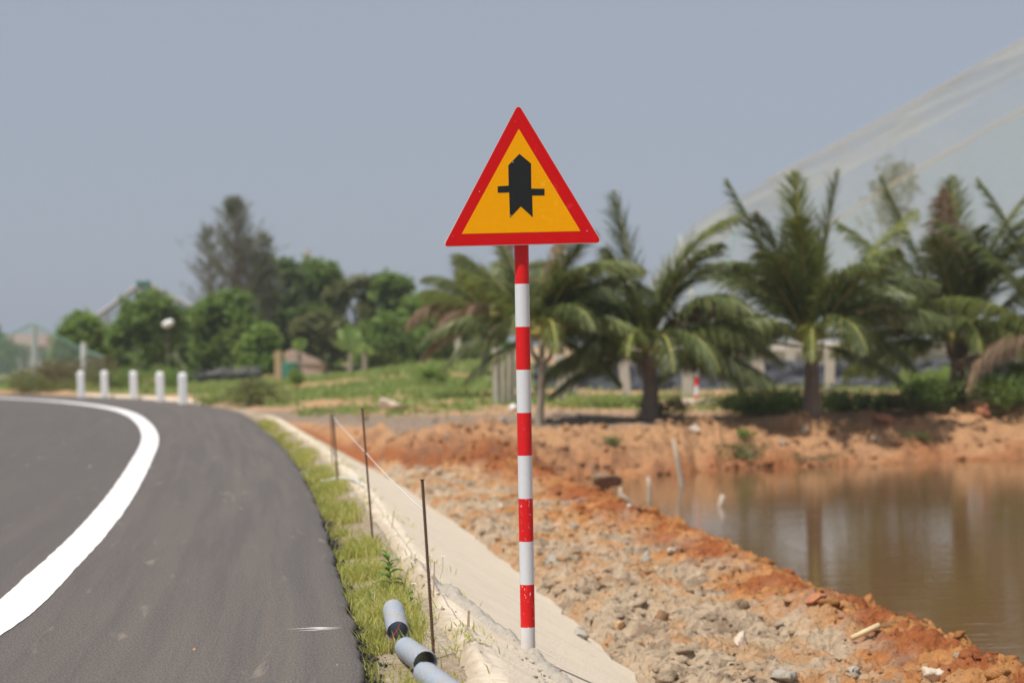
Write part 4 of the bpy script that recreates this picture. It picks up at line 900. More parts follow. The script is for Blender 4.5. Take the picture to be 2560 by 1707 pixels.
# field grass
N = 110000; r = np.random.default_rng(71); yy = 45 + 75 * r.random(N) ** 1.3; xx = r.uniform(-.34, .30, N) * yy; u = edge_uv(xx, yy)
n3 = fbm(xx, yy, 5.5, 4, .55, off=51); n1 = fbm(xx, yy, 1.1, 5, .6, off=31)
keep = (u > 1.2) & (bank(xx, yy) > .98) & (r.random(N) < sst(.47, .58, n3 * .6 + n1 * .4 + .145 * np.exp(-((xx + 1.5) / 5) ** 2 - ((yy - 57) / 9) ** 2) + .15 * np.exp(-((xx + 2.2) / 5) ** 2 - ((yy - 82) / 14) ** 2) + .06 * sst(60, 90, yy)) * (1 - .55 * sst(0, 3, xx)) * sst(45.5, 48.5, yy))
xx, yy = xx[keep], yy[keep]; n = len(xx); zz = ground(xx, yy)[0]
V, Fc, A_ = blades(xx, yy, zz, .06 + .16 * r.random(n) ** 1.5, .02 + .02 * r.random(n) + .0004 * yy, r, np.clip(r.normal(.5, .25, n), 0, 1), .9)
tag(mesh_obj('field_grass', V, Fc, M['grass_field'], attrs={'v': A_}), 'patchy green grass over the field beyond the dirt track', 'grass', kind='stuff'); print('field', n)
# leafy weed in the verge
def weed(pos, H_, label, seed, leafL=.07, n=14, name='leafy_weed'):
    r = np.random.default_rng(seed); root = empty(name, pos, label, 'weed', 'weeds in the verge'); mb = MB(); P = [Vector(pos), Vector(pos) + Vector((.01, 0, H_ * .5)), Vector(pos) + Vector((.0, 0, H_))]; mb.tube(P, [.004, .003, .0015], 6); mb.build('stem', M['stem_green'], root)
    V = []; Fc = []; A_ = []
    for k in range(n):
        f = .15 + .85 * k / (n - 1); c = Vector(pos) + Vector((.01 * (1 - abs(2 * f - 1)), 0, H_ * f)); th = k * 2.4 + r.uniform(-.3, .3); L_ = leafL * r.uniform(.75, 1.2) * (1.15 - .5 * f); el = R(lerp(5, 60, f)) * r.uniform(.7, 1.2)
        d = Vector((math.cos(th), math.sin(th), 0)); sd_ = Vector((-math.sin(th), math.cos(th), 0)); pts = []
        for s in (0, .12, .35, .6, .82, 1):
            c2 = c + d * (L_ * s * math.cos(el)) + Vector((0, 0, L_ * (s * math.sin(el) - .45 * s * s))); w_ = L_ * .25 * math.sin(math.pi * min(1, s * .92 + .05)) ** .8 if 0 < s < 1 else .001
            pts += [c2 - sd_ * w_ + Vector((0, 0, w_ * .35)), c2, c2 + sd_ * w_ + Vector((0, 0, w_ * .35))]
        b = len(V); V += pts; A_ += [r.random()] * len(pts)
        for i_ in range(5):
            for j in (0, 1): Fc.append((b + i_ * 3 + j, b + i_ * 3 + j + 1, b + i_ * 3 + 4 + j, b + i_ * 3 + 3 + j))
    mesh_obj('leaves', [tuple(v) for v in V], Fc, M['weed_leaf'], root, attrs={'v': A_}, smooth=True); return root
wp = kh(893, 1372); weed(wp, .28, 'broad leafed green weed standing behind the far end of the pipes', 1, .13, 18)
weed(kh(940, 1400), .12, 'small leafy sprig right of the broad leafed weed', 2, .07, 9)
weed(kh(850, 1395), .10, 'small leafy sprig left of the pipes by the asphalt', 3, .07, 9)
def daisy(top_, bot, label, seed):
    b = kh(*bot); tp_ = ky(*top_, b.y - .02); root = empty('daisy', b, label, 'flower', 'small white flowers in the verge'); mb = MB(); mb.tube([b, b.lerp(tp_, .5) + Vector((.012, 0, 0)), tp_], .0014, 5); mb.build('stem', M['stem_green'], root)
    mb = MB(); r = random.Random(seed)
    for k in range(6):
        a = k * math.pi / 3 + r.random(); d = Vector((math.cos(a), math.sin(a) * .6, .35)).normalized(); s_ = d.cross(Vector((0, -.6, .8))).normalized(); mb.add([tp_, tp_ + d * .008 - s_ * .0045, tp_ + d * .015, tp_ + d * .008 + s_ * .0045], [(0, 1, 2, 3)])
    mb.build('petals', M['petal'], root); mb = MB(); mb.tube([tp_ - Vector((0, 0, .002)), tp_ + Vector((0, -.004, .004))], [.0045, .0035], 8); mb.build('centre', M['flower_centre'], root)
daisy((987, 1276), (984, 1330), 'white petalled flower highest above the verge left of the thin stake', 1)
daisy((954, 1352), (952, 1385), 'white flower among the leaves right of the broad leafed weed', 2) if False else None
daisy((955, 1484), (958, 1500), 'white flower between the pipes and the nearest steel rod', 3)
daisy((951, 1487), (949, 1500), 'white flower close beside the one between pipes and rod, nearer the pipes', 4) if False else None
daisy((1017, 1278), (1010, 1330), 'white and orange flower right of the nearest steel rod', 5)
daisy((950, 1340), (946, 1372), 'white and orange flower low behind the farthest pipe', 6)

# red twig by the pipes
a = kh(935, 1500); b = ky(962, 1385 + 25, a.y)
mb = MB(); a = kz(925, 1476, .0); b = ky(926, 1412, a.y + .1); 
a0 = kz(900, 1466, .02); a1 = ky(921, 1427, a0.y); a2 = kz(908, 1492, 0)
mb.tube([a0, a0.lerp(a1, .5) + Vector((.004, 0, 0)), a1], [.004, .003, .001], 6); tag(mb.build('red_twig', M['red_tape']), 'dark red blade shaped twig leaning against the farthest pipe', 'twig')

# ================================================================== palms
def frond(root, start, th, psi, Lf, g, r, mat, leafl=.62, name='frond', twist=0, dead=False, curl=0):
    """th: angle from upright towards the right of the picture, psi: lean away from the camera"""
    th = R(th); psi = R(psi); d = Vector((math.sin(th) * math.cos(psi), math.sin(psi), math.cos(th) * math.cos(psi))).normalized()
    n = 26; P = [Vector(start)]; D_ = [d.copy()]
    for i in range(n):
        f = i / n; d = (d + Vector((curl / n, 0, -g * (.4 + 1.6 * f) / n))).normalized(); P.append(P[-1] + d * (Lf / n)); D_.append(d.copy())
    mb = MB(); mb.tube(P, [.035 * (1 - .9 * i / n) + .003 for i in range(n + 1)], 6)
    V = []; Fc = []; A_ = []; wind = Vector((-.12, .0, 0)); nl = 130
    hor = d.cross(Vector((0, 0, 1)))
    for i in range(nl):
        f = .16 + .84 * i / nl; k = f * n; j = min(n - 1, int(k)); c = P[j].lerp(P[j + 1], k - j); dd = D_[j]
        s0 = dd.cross(Vector((0, 0, 1))); s0 = s0.normalized() if s0.length > .05 else Vector((1, 0, 0)); up = s0.cross(dd).normalized()
        LL = leafl * (math.sin(math.pi * min(1, .12 + f * .9)) ** .6) * r.uniform(.8, 1.15) * (.75 if f > .9 else 1)
        for sgn in (-1, 1):
            s = s0 * sgn; dr = (s * .60 + dd * (.75 + .5 * f) + up * .12 * (1 - f) + Vector(r.normal(size=3)) * .13 + wind).normalized(); q = c; w_ = .0185 + .009 * max(0, dd.z); vv = float(np.clip(r.normal(.45, .22), 0, 1)); b = len(V)
            sag_ = r.uniform(.7, 1.5) * (2.2 if dead else 2.3 - 1.9 * abs(dd.z))
            for m_ in range(4):
                t = m_ / 3; nrm = dr.cross(Vector((0, 0, 1))); nrm = nrm.normalized() if nrm.length > .05 else s0
                ww = w_ * (1 - t) ** .7 + .002; V += [q - nrm * ww * .0 + dd * ww, q - dd * ww]; A_ += [vv, vv]
                q = q + dr * (LL / 3); dr = (dr + Vector((0, 0, -.42 * sag_))).normalized()
            for m_ in range(3): Fc.append((b + 2 * m_, b + 2 * m_ + 1, b + 2 * m_ + 3, b + 2 * m_ + 2))
    o = mb.build(name, [M['rachis'] if not dead else M['palm_dead'], M[mat]], root, smooth=True)
    me = o.data; bm = bmesh.new(); bm.from_mesh(me); lay = bm.verts.layers.float.get('v'); org = Vector(root.location)
    vs = []
    for p_, a_ in zip(V, A_): v_ = bm.verts.new(p_ - org); v_[lay] = a_; vs.append(v_)
    for f_ in Fc:
        nf = bm.faces.new([vs[i] for i in f_]); nf.material_index = 1
    bm.to_mesh(me); bm.free(); return o
def palm(bx, by, hx, hy, tr, fr, label, seed, rnd=8, h=None, name='coconut_palm', group='young coconut palms on the far bank', fl=3.0, mat='palm_leaflet', ydist=None):
    r = np.random.default_rng(seed); b = kh(bx, by) if ydist is None else (lambda p: Vector((p.x, ydist, gzat(p.x, ydist))))(ky(bx, by, ydist)); heart = ky(hx, hy, b.y); root = empty(name, b, label, 'palm tree', group); mb = MB()
    n = 26; P = []; rr = []
    for i in range(n + 1):
        f = i / n; P.append(b.lerp(heart, f) - Vector((0, 0, .15 * (1 - f))) + Vector((.04 * math.sin(f * 3), 0, 0))); rr.append(tr * (1.35 - .55 * min(1, f * 1.4)) * (1 + .06 * (i % 2)) * (1.25 if f > .85 else 1))
    mb.tube(P, rr, 14); mb.build('trunk', M['bark'] if tr > .12 else M['bark_pale'], root, smooth=True)
    for k in range(5 if tr > .12 else 2):  # leaf bases hugging the trunk
        mb = MB(); th = r.uniform(-1, 1); s = b.lerp(heart, r.uniform(.55, .85)); e = s + Vector((th * .35, r.uniform(-.2, .1), .6)); mb.tube([s, s.lerp(e, .5) + Vector((th * .1, 0, -.05)), e], [.07, .05, .03], 6); mb.build('leaf_base', M['bark_pale'], root, smooth=True)
    for spec in fr:
        th, psi, L_, g_, mt, *cl = spec; dead = mt == 'd'; frond(root, heart + Vector((r.uniform(-.08, .08), r.uniform(-.08, .08), r.uniform(-.1, .1))), th, psi, L_ * 1.08, g_, r, {'d': 'palm_dead', 'y': 'palm_young', 'g': mat}[mt], leafl=1.0 if L_ > 2.4 else .75, dead=dead, curl=cl[0] if cl else 0)
    for k in range(int(rnd * 1.7)):
        frond(root, heart, r.uniform(-85, 85), r.choice([-.45, 1]) * r.uniform(10, 55), fl * r.uniform(.8, 1.12), r.uniform(.5, 1.25), r, ('palm_young' if k % 4 == 0 else 'palm_dead' if k == 10 else mat), leafl=.95)
    return root
palm(1490, 966, 1490, 815, .17, [(-9, 5, 3.5, .15, 'g'), (8, -8, 3.7, .9, 'y', .55), (22, 5, 3.3, 1.5, 'g', .3), (30, -20, 3.0, 1.7, 'g'), (-28, 10, 3.3, 1.6, 'g', -.2), (-55, -10, 3.1, 1.2, 'g'), (-75, 20, 2.8, 1.2, 'g'),
    (62, 0, 3.0, 1.3, 'g'), (88, -15, 2.7, .8, 'y'), (-15, -45, 2.4, 1.8, 'y'), (10, -50, 2.5, 2.0, 'g'), (45, -40, 2.5, 1.9, 'g'), (-45, -35, 2.5, 1.8, 'g'), (-100, 0, 2.3, .6, 'g'), (20, -15, 2.9, 1.0, 'g')],
    'young coconut palm on the bank nearest the sign, its tallest frond split at the tip', 201, 7)
palm(1862, 945, 1860, 795, .17, [(-3, 5, 3.7, .15, 'y'), (9, -3, 3.7, .15, 'g'), (-25, 3, 3.9, .1, 'g'), (30, 8, 3.9, .3, 'y', .2), (-56, 0, 3.5, 1.2, 'y'), (-78, -10, 3.6, 1.0, 'y'), (45, 10, 3.4, 1.0, 'g'), (60, -5, 3.0, .9, 'g'), (75, 10, 2.6, 1.2, 'g'),
    (-10, -48, 2.3, 2.1, 'y'), (25, -45, 2.5, 2.0, 'g'), (-40, -35, 2.6, 1.8, 'g'), (-15, -18, 2.9, 1.4, 'g'), (18, -20, 2.8, 1.5, 'g'), (100, 5, 2.2, .5, 'g'), (-35, 15, 3.0, .9, 'g')],
    'young coconut palm in the middle of the row with a dark upright spear of fronds', 202, 7)
palm(2195, 930, 2195, 790, .18, [(0, 5, 3.9, .12, 'g'), (15, -5, 4.0, .5, 'y', .25), (-21, 3, 4.1, .1, 'g'), (-48, 0, 3.4, .6, 'g'), (-72, -8, 3.0, .9, 'y'), (-88, -12, 2.7, .5, 'y'), (35, 5, 4.4, .6, 'g'), (50, 0, 4.2, .8, 'g'), (70, 10, 3.6, 1.0, 'g'), (28, -8, 4.0, .5, 'y'), (60, -12, 3.6, .9, 'g'), (-33, 8, 3.9, .5, 'g'),
    (5, -50, 2.3, 2.1, 'y'), (-25, -42, 2.4, 2.0, 'g'), (35, -40, 2.5, 2.0, 'y'), (-12, -20, 3.0, .9, 'g'), (-35, 15, 3.2, .9, 'g'), (20, -12, 3.3, .7, 'g'), (-6, -8, 3.5, .2, 'd')],
    'young coconut palm with a swollen grey trunk base, rightmost whole palm of the row', 203, 8)
palm(2440, 930, 2445, 800, .17, [(-50, -10, 3.6, .9, 'y'), (-35, 0, 4.0, .6, 'g'), (-64, -20, 3.0, 1.7, 'd'), (-20, 5, 4.2, .5, 'g'), (-88, 0, 2.4, .4, 'd'), (-60, 5, 3.6, .8, 'g')],
    'coconut palm mostly outside the right edge, one dried brown frond hanging into view', 204, 3)
palm(1236, 975, 1243, 770, .075, [(-35, 5, 2.4, .5, 'g'), (12, 5, 2.2, .15, 'd'), (20, -5, 2.9, 1.5, 'y', .5), (38, 0, 2.8, 1.5, 'g', .2), (-15, 8, 2.2, .6, 'g'), (60, -10, 2.4, 1.4, 'y'), (80, 0, 2.2, 1.0, 'g'), (-60, 0, 2.3, 1.2, 'g'), (30, -35, 2.2, 1.9, 'g'),
    (-20, -40, 2.0, 2.2, 'g'), (-80, 0, 2.2, 1.3, 'g'), (110, 0, 2.0, .6, 'g'), (-110, 0, 1.8, .5, 'g'), (10, -50, 2.0, 2.2, 'y'), (50, 20, 2.6, 1.2, 'g')],
    'slim palm with a thin olive trunk right behind the sign pole, one dead frond upright', 205, 4, fl=2.3)
palm(1150, 910, 1128, 740, .10, [(-55, 0, 2.7, 1.6, 'd'), (-35, 5, 2.4, 1.2, 'g'), (10, 0, 2.6, .8, 'd'), (-75, -10, 2.4, 1.4, 'g'), (25, -5, 2.6, 1.5, 'g'), (-95, 0, 2.2, 1.0, 'd'), (60, 0, 2.4, 1.4, 'g'), (95, 0, 2.2, .9, 'd'), (-20, -40, 2.2, 2.2, 'd'), (30, -40, 2.2, 2.2, 'g'), (-50, -30, 2.4, 2.0, 'd')],
    'withered palm with brown hanging fronds left of the sign pole', 206, 4, fl=2.2, ydist=58)

# ================================================================== fences, posts, nets
def post(a, tb, bb, d, wd, label, lean=0, name='concrete_post', group='pale concrete posts behind the palms', mat='post_concrete'):
    p = ky(a, bb, d); z = gzat(p.x, d); tp_ = ky(a + lean, tb, d); mb = MB(); ax_ = tp_ - Vector((p.x, d, z)); Mq = ax_.to_track_quat('Z', 'Y').to_matrix(); c = Vector((p.x, d, z)) + ax_ * .48
    mb.box(c, (wd, wd, ax_.length * 1.04), Mq); return tag(mb.build(name, M[mat], loc=(p.x, d, z), bevel=.012), label, 'post', group)
for a, tb, bb, d, wd, ln, lb in [(1290, 815, 930, 56, .28, -4, 'pale concrete post leaning left, first one right of the sign pole'), (1316, 830, 920, 60, .26, 0, 'pale post half hidden just right of the leaning post near the sign pole'),
    (1440, 810, 925, 55, .26, -10, 'tilted pale post just left of the thick palm trunk nearest the sign'), (1580, 815, 925, 58, .30, 0, 'pale square post directly left of the far striped post'),
    (1746, 795, 910, 58, .34, -10, 'wide pale post between the nearest and the middle palm'), (1905, 800, 908, 60, .26, 2, 'pale post just right of the middle palm trunk'),
    (2081, 810, 900, 60, .28, 0, 'pale post standing free between the middle palm and the rightmost palm'), (1812, 790, 870, 70, .3, 6, 'dim post leaning right far behind the gap left of the middle palm')]:
    post(a, tb, bb, d, wd, lb, ln)
for k, (a, ln, lb) in enumerate([(1138, -2, 'leftmost of the weathered planks standing together left of the sign pole'), (1152, 0, 'second from the left of the weathered planks left of the sign pole'), (1166, 2, 'third from the left of the weathered planks left of the sign pole'), (1177, 4, 'plank nearest the sign pole among the weathered planks standing together')]):
    post(a, 800, 918, 54 + .1 * k, .135, lb, ln, 'plank', 'weathered planks left of the sign pole')
post(639, 806, 872, 92, .30, 'brown wooden post in the field beside the thatched hut', 0, 'fence_post', 'posts in the field', 'wood_stake')
post(1051, 748, 832, 98, .26, 'thin pale concrete pole among the trees left of the withered palm', 0, 'concrete_pole', 'posts in the field')
# far striped post on its slab
p = kh(1601, 930); banded('far_bands', .25, .245, 0); z_ = p.z
es = empty('striped_post', p, 'slim red and white banded post on a cream slab under the palm fronds', 'post')
mb = MB(); Hs = ky(1601, 790, p.y).z - p.z; mb.tube([Vector((0, 0, -.05)), Vector((0, 0, .3)), Vector((0, 0, Hs * .6)), Vector((0, 0, Hs)), Vector((0, 0, Hs + .02))], [.055, .055, .055, .055, .03], 20)
o = mb.build('pole', M['far_bands'], None, smooth=True); o.parent = es
mb = MB(); mb.box((p.x - .05, p.y - .15, p.z + .03), (.95, 1.1, .22)); tag(mb.build('slab', M['cream_slab'], loc=(p.x - .05, p.y - .15, p.z), bevel=.03), 'cream concrete slab under the far striped post', 'slab')

# black plastic sheet fence behind the posts
def sheetfence(pts, z0, z1, wav, mat, name, label, cat, seed=1, thick=.03):
    P = smooth_curve(pts, .12); r = np.random.default_rng(seed); n = len(P); s = np.arange(n) * .12; V = []; rows = 9
    for side in (0, 1):
        for j in range(rows):
            f = j / (rows - 1); w1 = wav * (fbm(s, s * 0 + f * 2, .35, 3, .6, off=seed) - .5); gz_ = ground(P[:, 0], P[:, 1], False)[0]; top_ = z1 * (1 + .35 * (fbm(s, s * 0, 1.6, 3, off=seed + 3) - .5))
            V.append(np.c_[P[:, 0], P[:, 1] + w1 + side * thick + .25 * (1 - f) ** 2 * -1, gz_ + z0 + (top_ - z0) * f])
    V = np.stack(V, 1).reshape(-1, 3); k = 2 * rows; Fc = []
    I = np.arange(n - 1)[:, None] * k
    Fl = [np.concatenate([I + j, I + (j + 1) % k, I + k + (j + 1) % k, I + k + j], 1) for j in list(range(rows - 1))] + [np.concatenate([I + rows + j, I + rows + j + 1, I + k + rows + j + 1, I + k + rows + j], 1)[:, ::-1] for j in range(rows - 1)] + [np.concatenate([I + rows - 1, I + k - 1, I + 2 * k - 1, I + k + rows - 1], 1)]
    return tag(mesh_obj(name, V, np.concatenate(Fl), mat, smooth=True), label, cat)
X_ = lambda a, d: ky(a, 850, d).x
sheetfence([(X_(1225, 66), 66), (X_(1600, 66), 66.5), (X_(1900, 65), 65), (X_(2200, 64), 64), (X_(2480, 64), 64)], -.05, .85, .35, M['black_plastic'], 'plastic_fence', 'knee high wall of crumpled black plastic sheet behind the palms', 'plastic sheet', 3)
sheetfence([(X_(395, 92), 92), (X_(480, 94), 94), (X_(600, 98), 98)], -.05, .55, .9, M['black_plastic'], 'plastic_roll', 'low heap of black plastic pipe lengths right of the bollards', 'plastic heap', 5, .6)
sheetfence([(X_(690, 112), 112), (X_(790, 114), 114), (X_(905, 118), 118)], -.05, .35, .9, M['black_plastic'], 'plastic_roll', 'thin strip of black plastic lying beyond the field in front of the trees', 'plastic heap', 6, .6)
sheetfence([(X_(700, 118), 118), (X_(890, 122), 122)], .1, .5, .4, M['pole_grey'], 'plastic_edge', 'pale rim along the black plastic beyond the field', 'rim', 7, .05) if False else None
# pipes on top of the heap
for k, (h_, lb) in enumerate([(.62, 'highest of the shiny grey hoses on the black plastic heap'), (.50, 'middle one of the shiny grey hoses on the black plastic heap'), (.38, 'lowest of the shiny grey hoses on the black plastic heap')]):
    mb = MB(); xs_ = np.linspace(495 - 20 * k, 600, 8); mb.tube([Vector((X_(a, 93.5 + 4 * (a - 480) / 120 - .6 - .25 * k), 93.5 + 4 * (a - 480) / 120 - .6 - .25 * k, gzat(X_(a, 95), 95) + h_ + .04 * math.sin(a * .1 + k))) for a in xs_], .035, 6)
    tag(mb.build('hose', M['frame_grey'], smooth=True), lb, 'hose', 'grey hoses on the black plastic heap')
# low building behind the palms
def building(x0, x1, y0, y1, h, wall, roof, label, openings, rh=.7, name='low_building', group=None):
    cx = (x0 + x1) / 2; z = gzat(cx, y0) - .1; root = empty(name, (cx, y0, z), label, 'building', group); mb = MB(); mb.box((cx, (y0 + y1) / 2, z + h / 2), (x1 - x0, y1 - y0, h)); mb.build('wall', M[wall], root)
    mb = MB(); e = .4; V = [(x0 - e, y0 - e, z + h - .002), (x1 + e, y0 - e, z + h - .002), (x1 + e, y1 + e, z + h - .002), (x0 - e, y1 + e, z + h - .002), (x0 - e, (y0 + y1) / 2, z + h + rh), (x1 + e, (y0 + y1) / 2, z + h + rh)]
    mb.add(V, [(0, 1, 5, 4), (2, 3, 4, 5), (0, 4, 3), (1, 2, 5), (3, 2, 1, 0)]); mb.build('roof', M[roof], root)
    for (a, b, c_, d_) in openings:
        mb = MB(); xc = x0 + (x1 - x0) * (a + b) / 2; w_ = (x1 - x0) * (b - a); mb.box((xc, y0 - .0, z + (c_ + d_) / 2), (w_, .1, d_ - c_)); mb.build('window', M['dark_gap'], root)
    return root
building(X_(1430, 88), X_(2420, 88), 88, 94, 1.25, 'wall_pink', 'wall_pink', 'long low pinkish shed glimpsed between the palm trunks', [(.04 + .11 * k, .10 + .11 * k, .25, .95) for k in range(9)], rh=.35, name='shed')
building(X_(-30, 150), X_(128, 150), 150, 158, 2.0, 'wall_grey', 'roof_red', 'low grey house with a red tiled roof at the far left', [(.15, .25, .3, 1.5), (.5, .6, .3, 1.5), (.8, .95, .1, 1.6)], rh=.9, name='house')
# thatched hut
d = 103; cx = X_(702, d); z = gzat(cx, d); root = empty('thatched_hut', (cx, d, z), 'low hut with a brown thatched roof sagging to the ground in front of the trees', 'hut')
hw = 62 * S110(d); nx_, ny_ = 26, 10; V = []
for j in range(ny_ + 1):
    for i in range(nx_ + 1):
        a = i / nx_ * 2 - 1; f = j / ny_; prof = (1 - max(0, (a + .55)) * .42 - max(0, a - .6) * 1.0) if a > -.55 else 1 - (-.55 - a) * 1.6; hgt = max(.15, 1.6 * prof) ; yy_ = d - 1.6 + 3.2 * f; zz_ = z + hgt * (1 - abs(2 * f - 1) ** 1.6) + .08 * math.sin(i * 2.1 + j) * (1 - abs(2 * f - 1)); V.append((cx + a * hw + .1 * math.sin(j * 3 + i), yy_, zz_ - .05))
Fc = [(j * (nx_ + 1) + i, j * (nx_ + 1) + i + 1, (j + 1) * (nx_ + 1) + i + 1, (j + 1) * (nx_ + 1) + i) for j in range(ny_) for i in range(nx_)]
mesh_obj('roof', V, Fc, M['thatch'], root, smooth=True)
mb = MB(); mb.box((cx, d, z + .35), (hw * 1.5, 2.2, .7)); mb.build('wall', M['soil_dark'], root)
p = ky(664, 828, 99); mb = MB(); mb.tube([Vector((p.x, 99, gzat(p.x, 99) - .05)), Vector((p.x, 99, gzat(p.x, 99) + .75)), Vector((p.x, 99, gzat(p.x, 99) + .8))], [.5, .48, .3], 18); tag(mb.build('water_tank', M['tank_green'], smooth=False), 'squat dark green barrel in front of the thatched hut', 'barrel')
# banana plants
def banana(a, d, tops, label, seed):
    r = np.random.default_rng(seed); p = ky(a, 850, d); z = gzat(p.x, d); root = empty('banana_plant', (p.x, d, z), label, 'banana plant', 'banana plants among the trees'); hz = ky(a, 810, d).z; mb = MB(); mb.tube([(p.x, d, z - .1), (p.x, d, hz)], [.14, .09], 8); mb.build('stem', M['bark_pale'], root)
    for (tx, ty, w_) in tops:
        tp_ = ky(tx, ty, d + r.uniform(-.6, .6)); st = Vector((p.x, d, hz)); c = st.lerp(tp_, .5) + Vector((0, 0, .35)); V = []; n = 12; side = Vector((.75, .6, 0))
        dirv = (tp_ - st).normalized(); side = dirv.cross(Vector((r.uniform(-.3, .3), -1, .2))).normalized()
        for i in range(n + 1):
            f = i / n; q = st * (1 - f) ** 2 + c * 2 * f * (1 - f) + tp_ * f * f; ww = w_ * math.sin(math.pi * min(1, max(0, (f - .12) / .88)) ** .8) + .015; V += [q - side * ww + Vector((0, 0, -.1 * ww)), q, q + side * ww + Vector((0, 0, -.1 * ww))]
        Fc = [(i * 3 + j, i * 3 + j + 1, i * 3 + j + 4, i * 3 + j + 3) for i in range(n) for j in (0, 1)]
        mesh_obj('leaf', V, Fc, M['leaf_banana'], root, attrs={'v': np.full(len(V), r.random())}, smooth=True)
banana(805, 104, [(798, 738, .28), (775, 755, .26), (828, 758, .26), (762, 785, .24), (845, 790, .24), (815, 748, .2)], 'banana plant with a tall pale upright leaf right of the thatched hut', 1)
banana(688, 100, [(690, 775, .18), (672, 785, .18), (706, 780, .2)], 'small banana plant with a pale arching leaf above the thatched hut roof', 2)
banana(838, 101, [(846, 800, .26), (860, 812, .24), (822, 805, .22), (836, 795, .2)], 'low banana plant right of the tall pale leaf', 3)

# street lamp head on its pole
d = 100; p = ky(386, 743, d); z = gzat(p.x, d); root = empty('street_lamp', (p.x, d, z), 'white dish shaped lamp head on a thin dark pole in front of the dark tree', 'street lamp')
mb = MB(); mb.tube([(p.x - .05, d, z - .1), (p.x - .05, d, p.z - .1)], [.03, .022], 8); mb.build('pole', M['bark'], root)
V, Fi = ICO3; V = V * np.array([.32, .26, .19]); a_ = R(-22); Rm = np.array([[math.cos(a_), 0, math.sin(a_)], [0, 1, 0], [-math.sin(a_), 0, math.cos(a_)]]); mesh_obj('lamp_head', V @ Rm.T + np.array(p), Fi, M['plastic_white'], root, smooth=True)
# second smaller lamp
d = 108; p = ky(322, 738, d); z = gzat(p.x, d)
mb = MB(); root = empty('street_lamp', (p.x, d, z), 'faint grey lamp head half hidden in the round green tree', 'street lamp'); mb.tube([(p.x, d, z), (p.x, d, p.z)], .04, 8); mb.build('pole', M['bark'], root); mesh_obj('lamp_head', ICO2[0] * np.array([.3, .25, .16]) + np.array(p), ICO2[1], M['pole_grey'], root, smooth=True)
# far utility pole
d = 140; p = ky(706, 572, d); z = gzat(p.x, d); root = empty('utility_pole', (p.x, d, z), 'far pale concrete utility pole whose top shows above the trees', 'utility pole'); mb = MB(); mb.tube([(p.x, d, z), (p.x, d, p.z)], [.22, .15], 10); mb.build('pole', M['post_concrete'], root); mb = MB(); mb.box((p.x, d - .2, p.z - .35), (.7, .1, .12)); mb.build('crossarm', M['post_concrete'], root)

# big net tents
def net_sheet(root, top_pts, bot_pts, mat, sagm, n=40, m=24, seed=1, name='netting'):
    T_ = smooth_curve(top_pts, 1.0); B_ = smooth_curve(bot_pts, 1.0)
    tt = np.linspace(0, 1, n + 1); ti = lambda C_: np.stack([np.interp(tt, np.linspace(0, 1, len(C_)), C_[:, k]) for k in range(3)], 1)
    T_ = ti(T_); B_ = ti(B_); V = []
    for j in range(m + 1):
        f = j / m; q = T_ * (1 - f) + B_ * f; sg = sagm * 4 * f * (1 - f); q = q.copy(); fo = (fbm(np.arange(n + 1) * .35 + f * 2.5, np.full(n + 1, f * 3), 1.0, 3, off=seed) - .5)
        q[:, 2] -= sg * (1 + .6 * fo); q[:, 1] += fo * .8; V.append(q)
    V = np.stack(V, 0).reshape(-1, 3); k = n + 1; I = (np.arange(m)[:, None] * k + np.arange(n)).ravel(); return mesh_obj(name, V, np.stack([I, I + 1, I + k + 1, I + k], 1), M[mat], root, smooth=True), T_
def p3(a, b, d): q = ky(a, b, d); return (q.x, q.y, q.z)
def g3(a, d): x = X_(a, d); return (x, d, gzat(x, d) + .1)
root = empty('net_enclosure', (X_(2352, 78), 78, gzat(X_(2352, 78), 78)), 'huge pale net on a long ridge rope, the highest thing behind the palms', 'net', 'big nets behind the palms')
o, T1 = net_sheet(root, [p3(2900, -215, 82), p3(2352, 92, 80), p3(2100, 235, 79), p3(1850, 370, 78), p3(1735, 432, 77), p3(1610, 504, 76), p3(1545, 570, 76), p3(1480, 670, 76), p3(1420, 750, 76)], [g3(2850, 66), g3(2400, 67), g3(2150, 68), g3(1950, 69), g3(1800, 70), g3(1650, 71), g3(1500, 72), g3(1380, 74)], 'net_pale', .9, seed=1)
net_sheet(root, [tuple(q) for q in T1[::4]], [(q[0], q[1] - .35, q[2] - 1.3) for q in T1[::4]], 'net_hem', .0, seed=21, name='hem')
mb = MB(); mb.tube([Vector(q) for q in T1[:30]], .09, 8); mb.build('ridge_rope', M['net_edge'], root, smooth=True)
o, T2 = net_sheet(root, [p3(2900, -215, 82), p3(2352, 92, 80), p3(2100, 235, 79), p3(1850, 370, 78), p3(1735, 432, 77), p3(1610, 504, 76), p3(1545, 570, 76), p3(1480, 670, 76), p3(1420, 750, 76)], [g3(2850, 100), g3(2400, 99), g3(2150, 98), g3(1950, 96), g3(1800, 94), g3(1650, 92), g3(1500, 90), g3(1380, 86)], 'net_green', .9, seed=4)
for (a, b, a2, b2) in [(1700, 455, 1660, 640), (1810, 395, 1850, 560), (1560, 540, 1590, 700)]:
    mb = MB(); mb.tube([Vector(p3(a, b, 77)), Vector(p3((a + a2) / 2 + 8, (b + b2) / 2, 74.5)), Vector(p3(a2, b2, 72))], .025, 6); mb.build('stay_rope', M['rope_pale'] if a != 1700 else M['rope_green'], root, smooth=True)
mp = Vector(p3(2900, -215, 82)); mb = MB(); mb.tube([Vector((mp.x, 82, gzat(mp.x, 82) - .2)), mp], [.3, .2], 10); mb.build('mast', M['post_concrete'], root)
root = empty('net_enclosure', (X_(2352, 72), 72, gzat(X_(2352, 72), 72)), 'second net in front of the huge one, its edge starting above the right palms', 'net', 'big nets behind the palms')
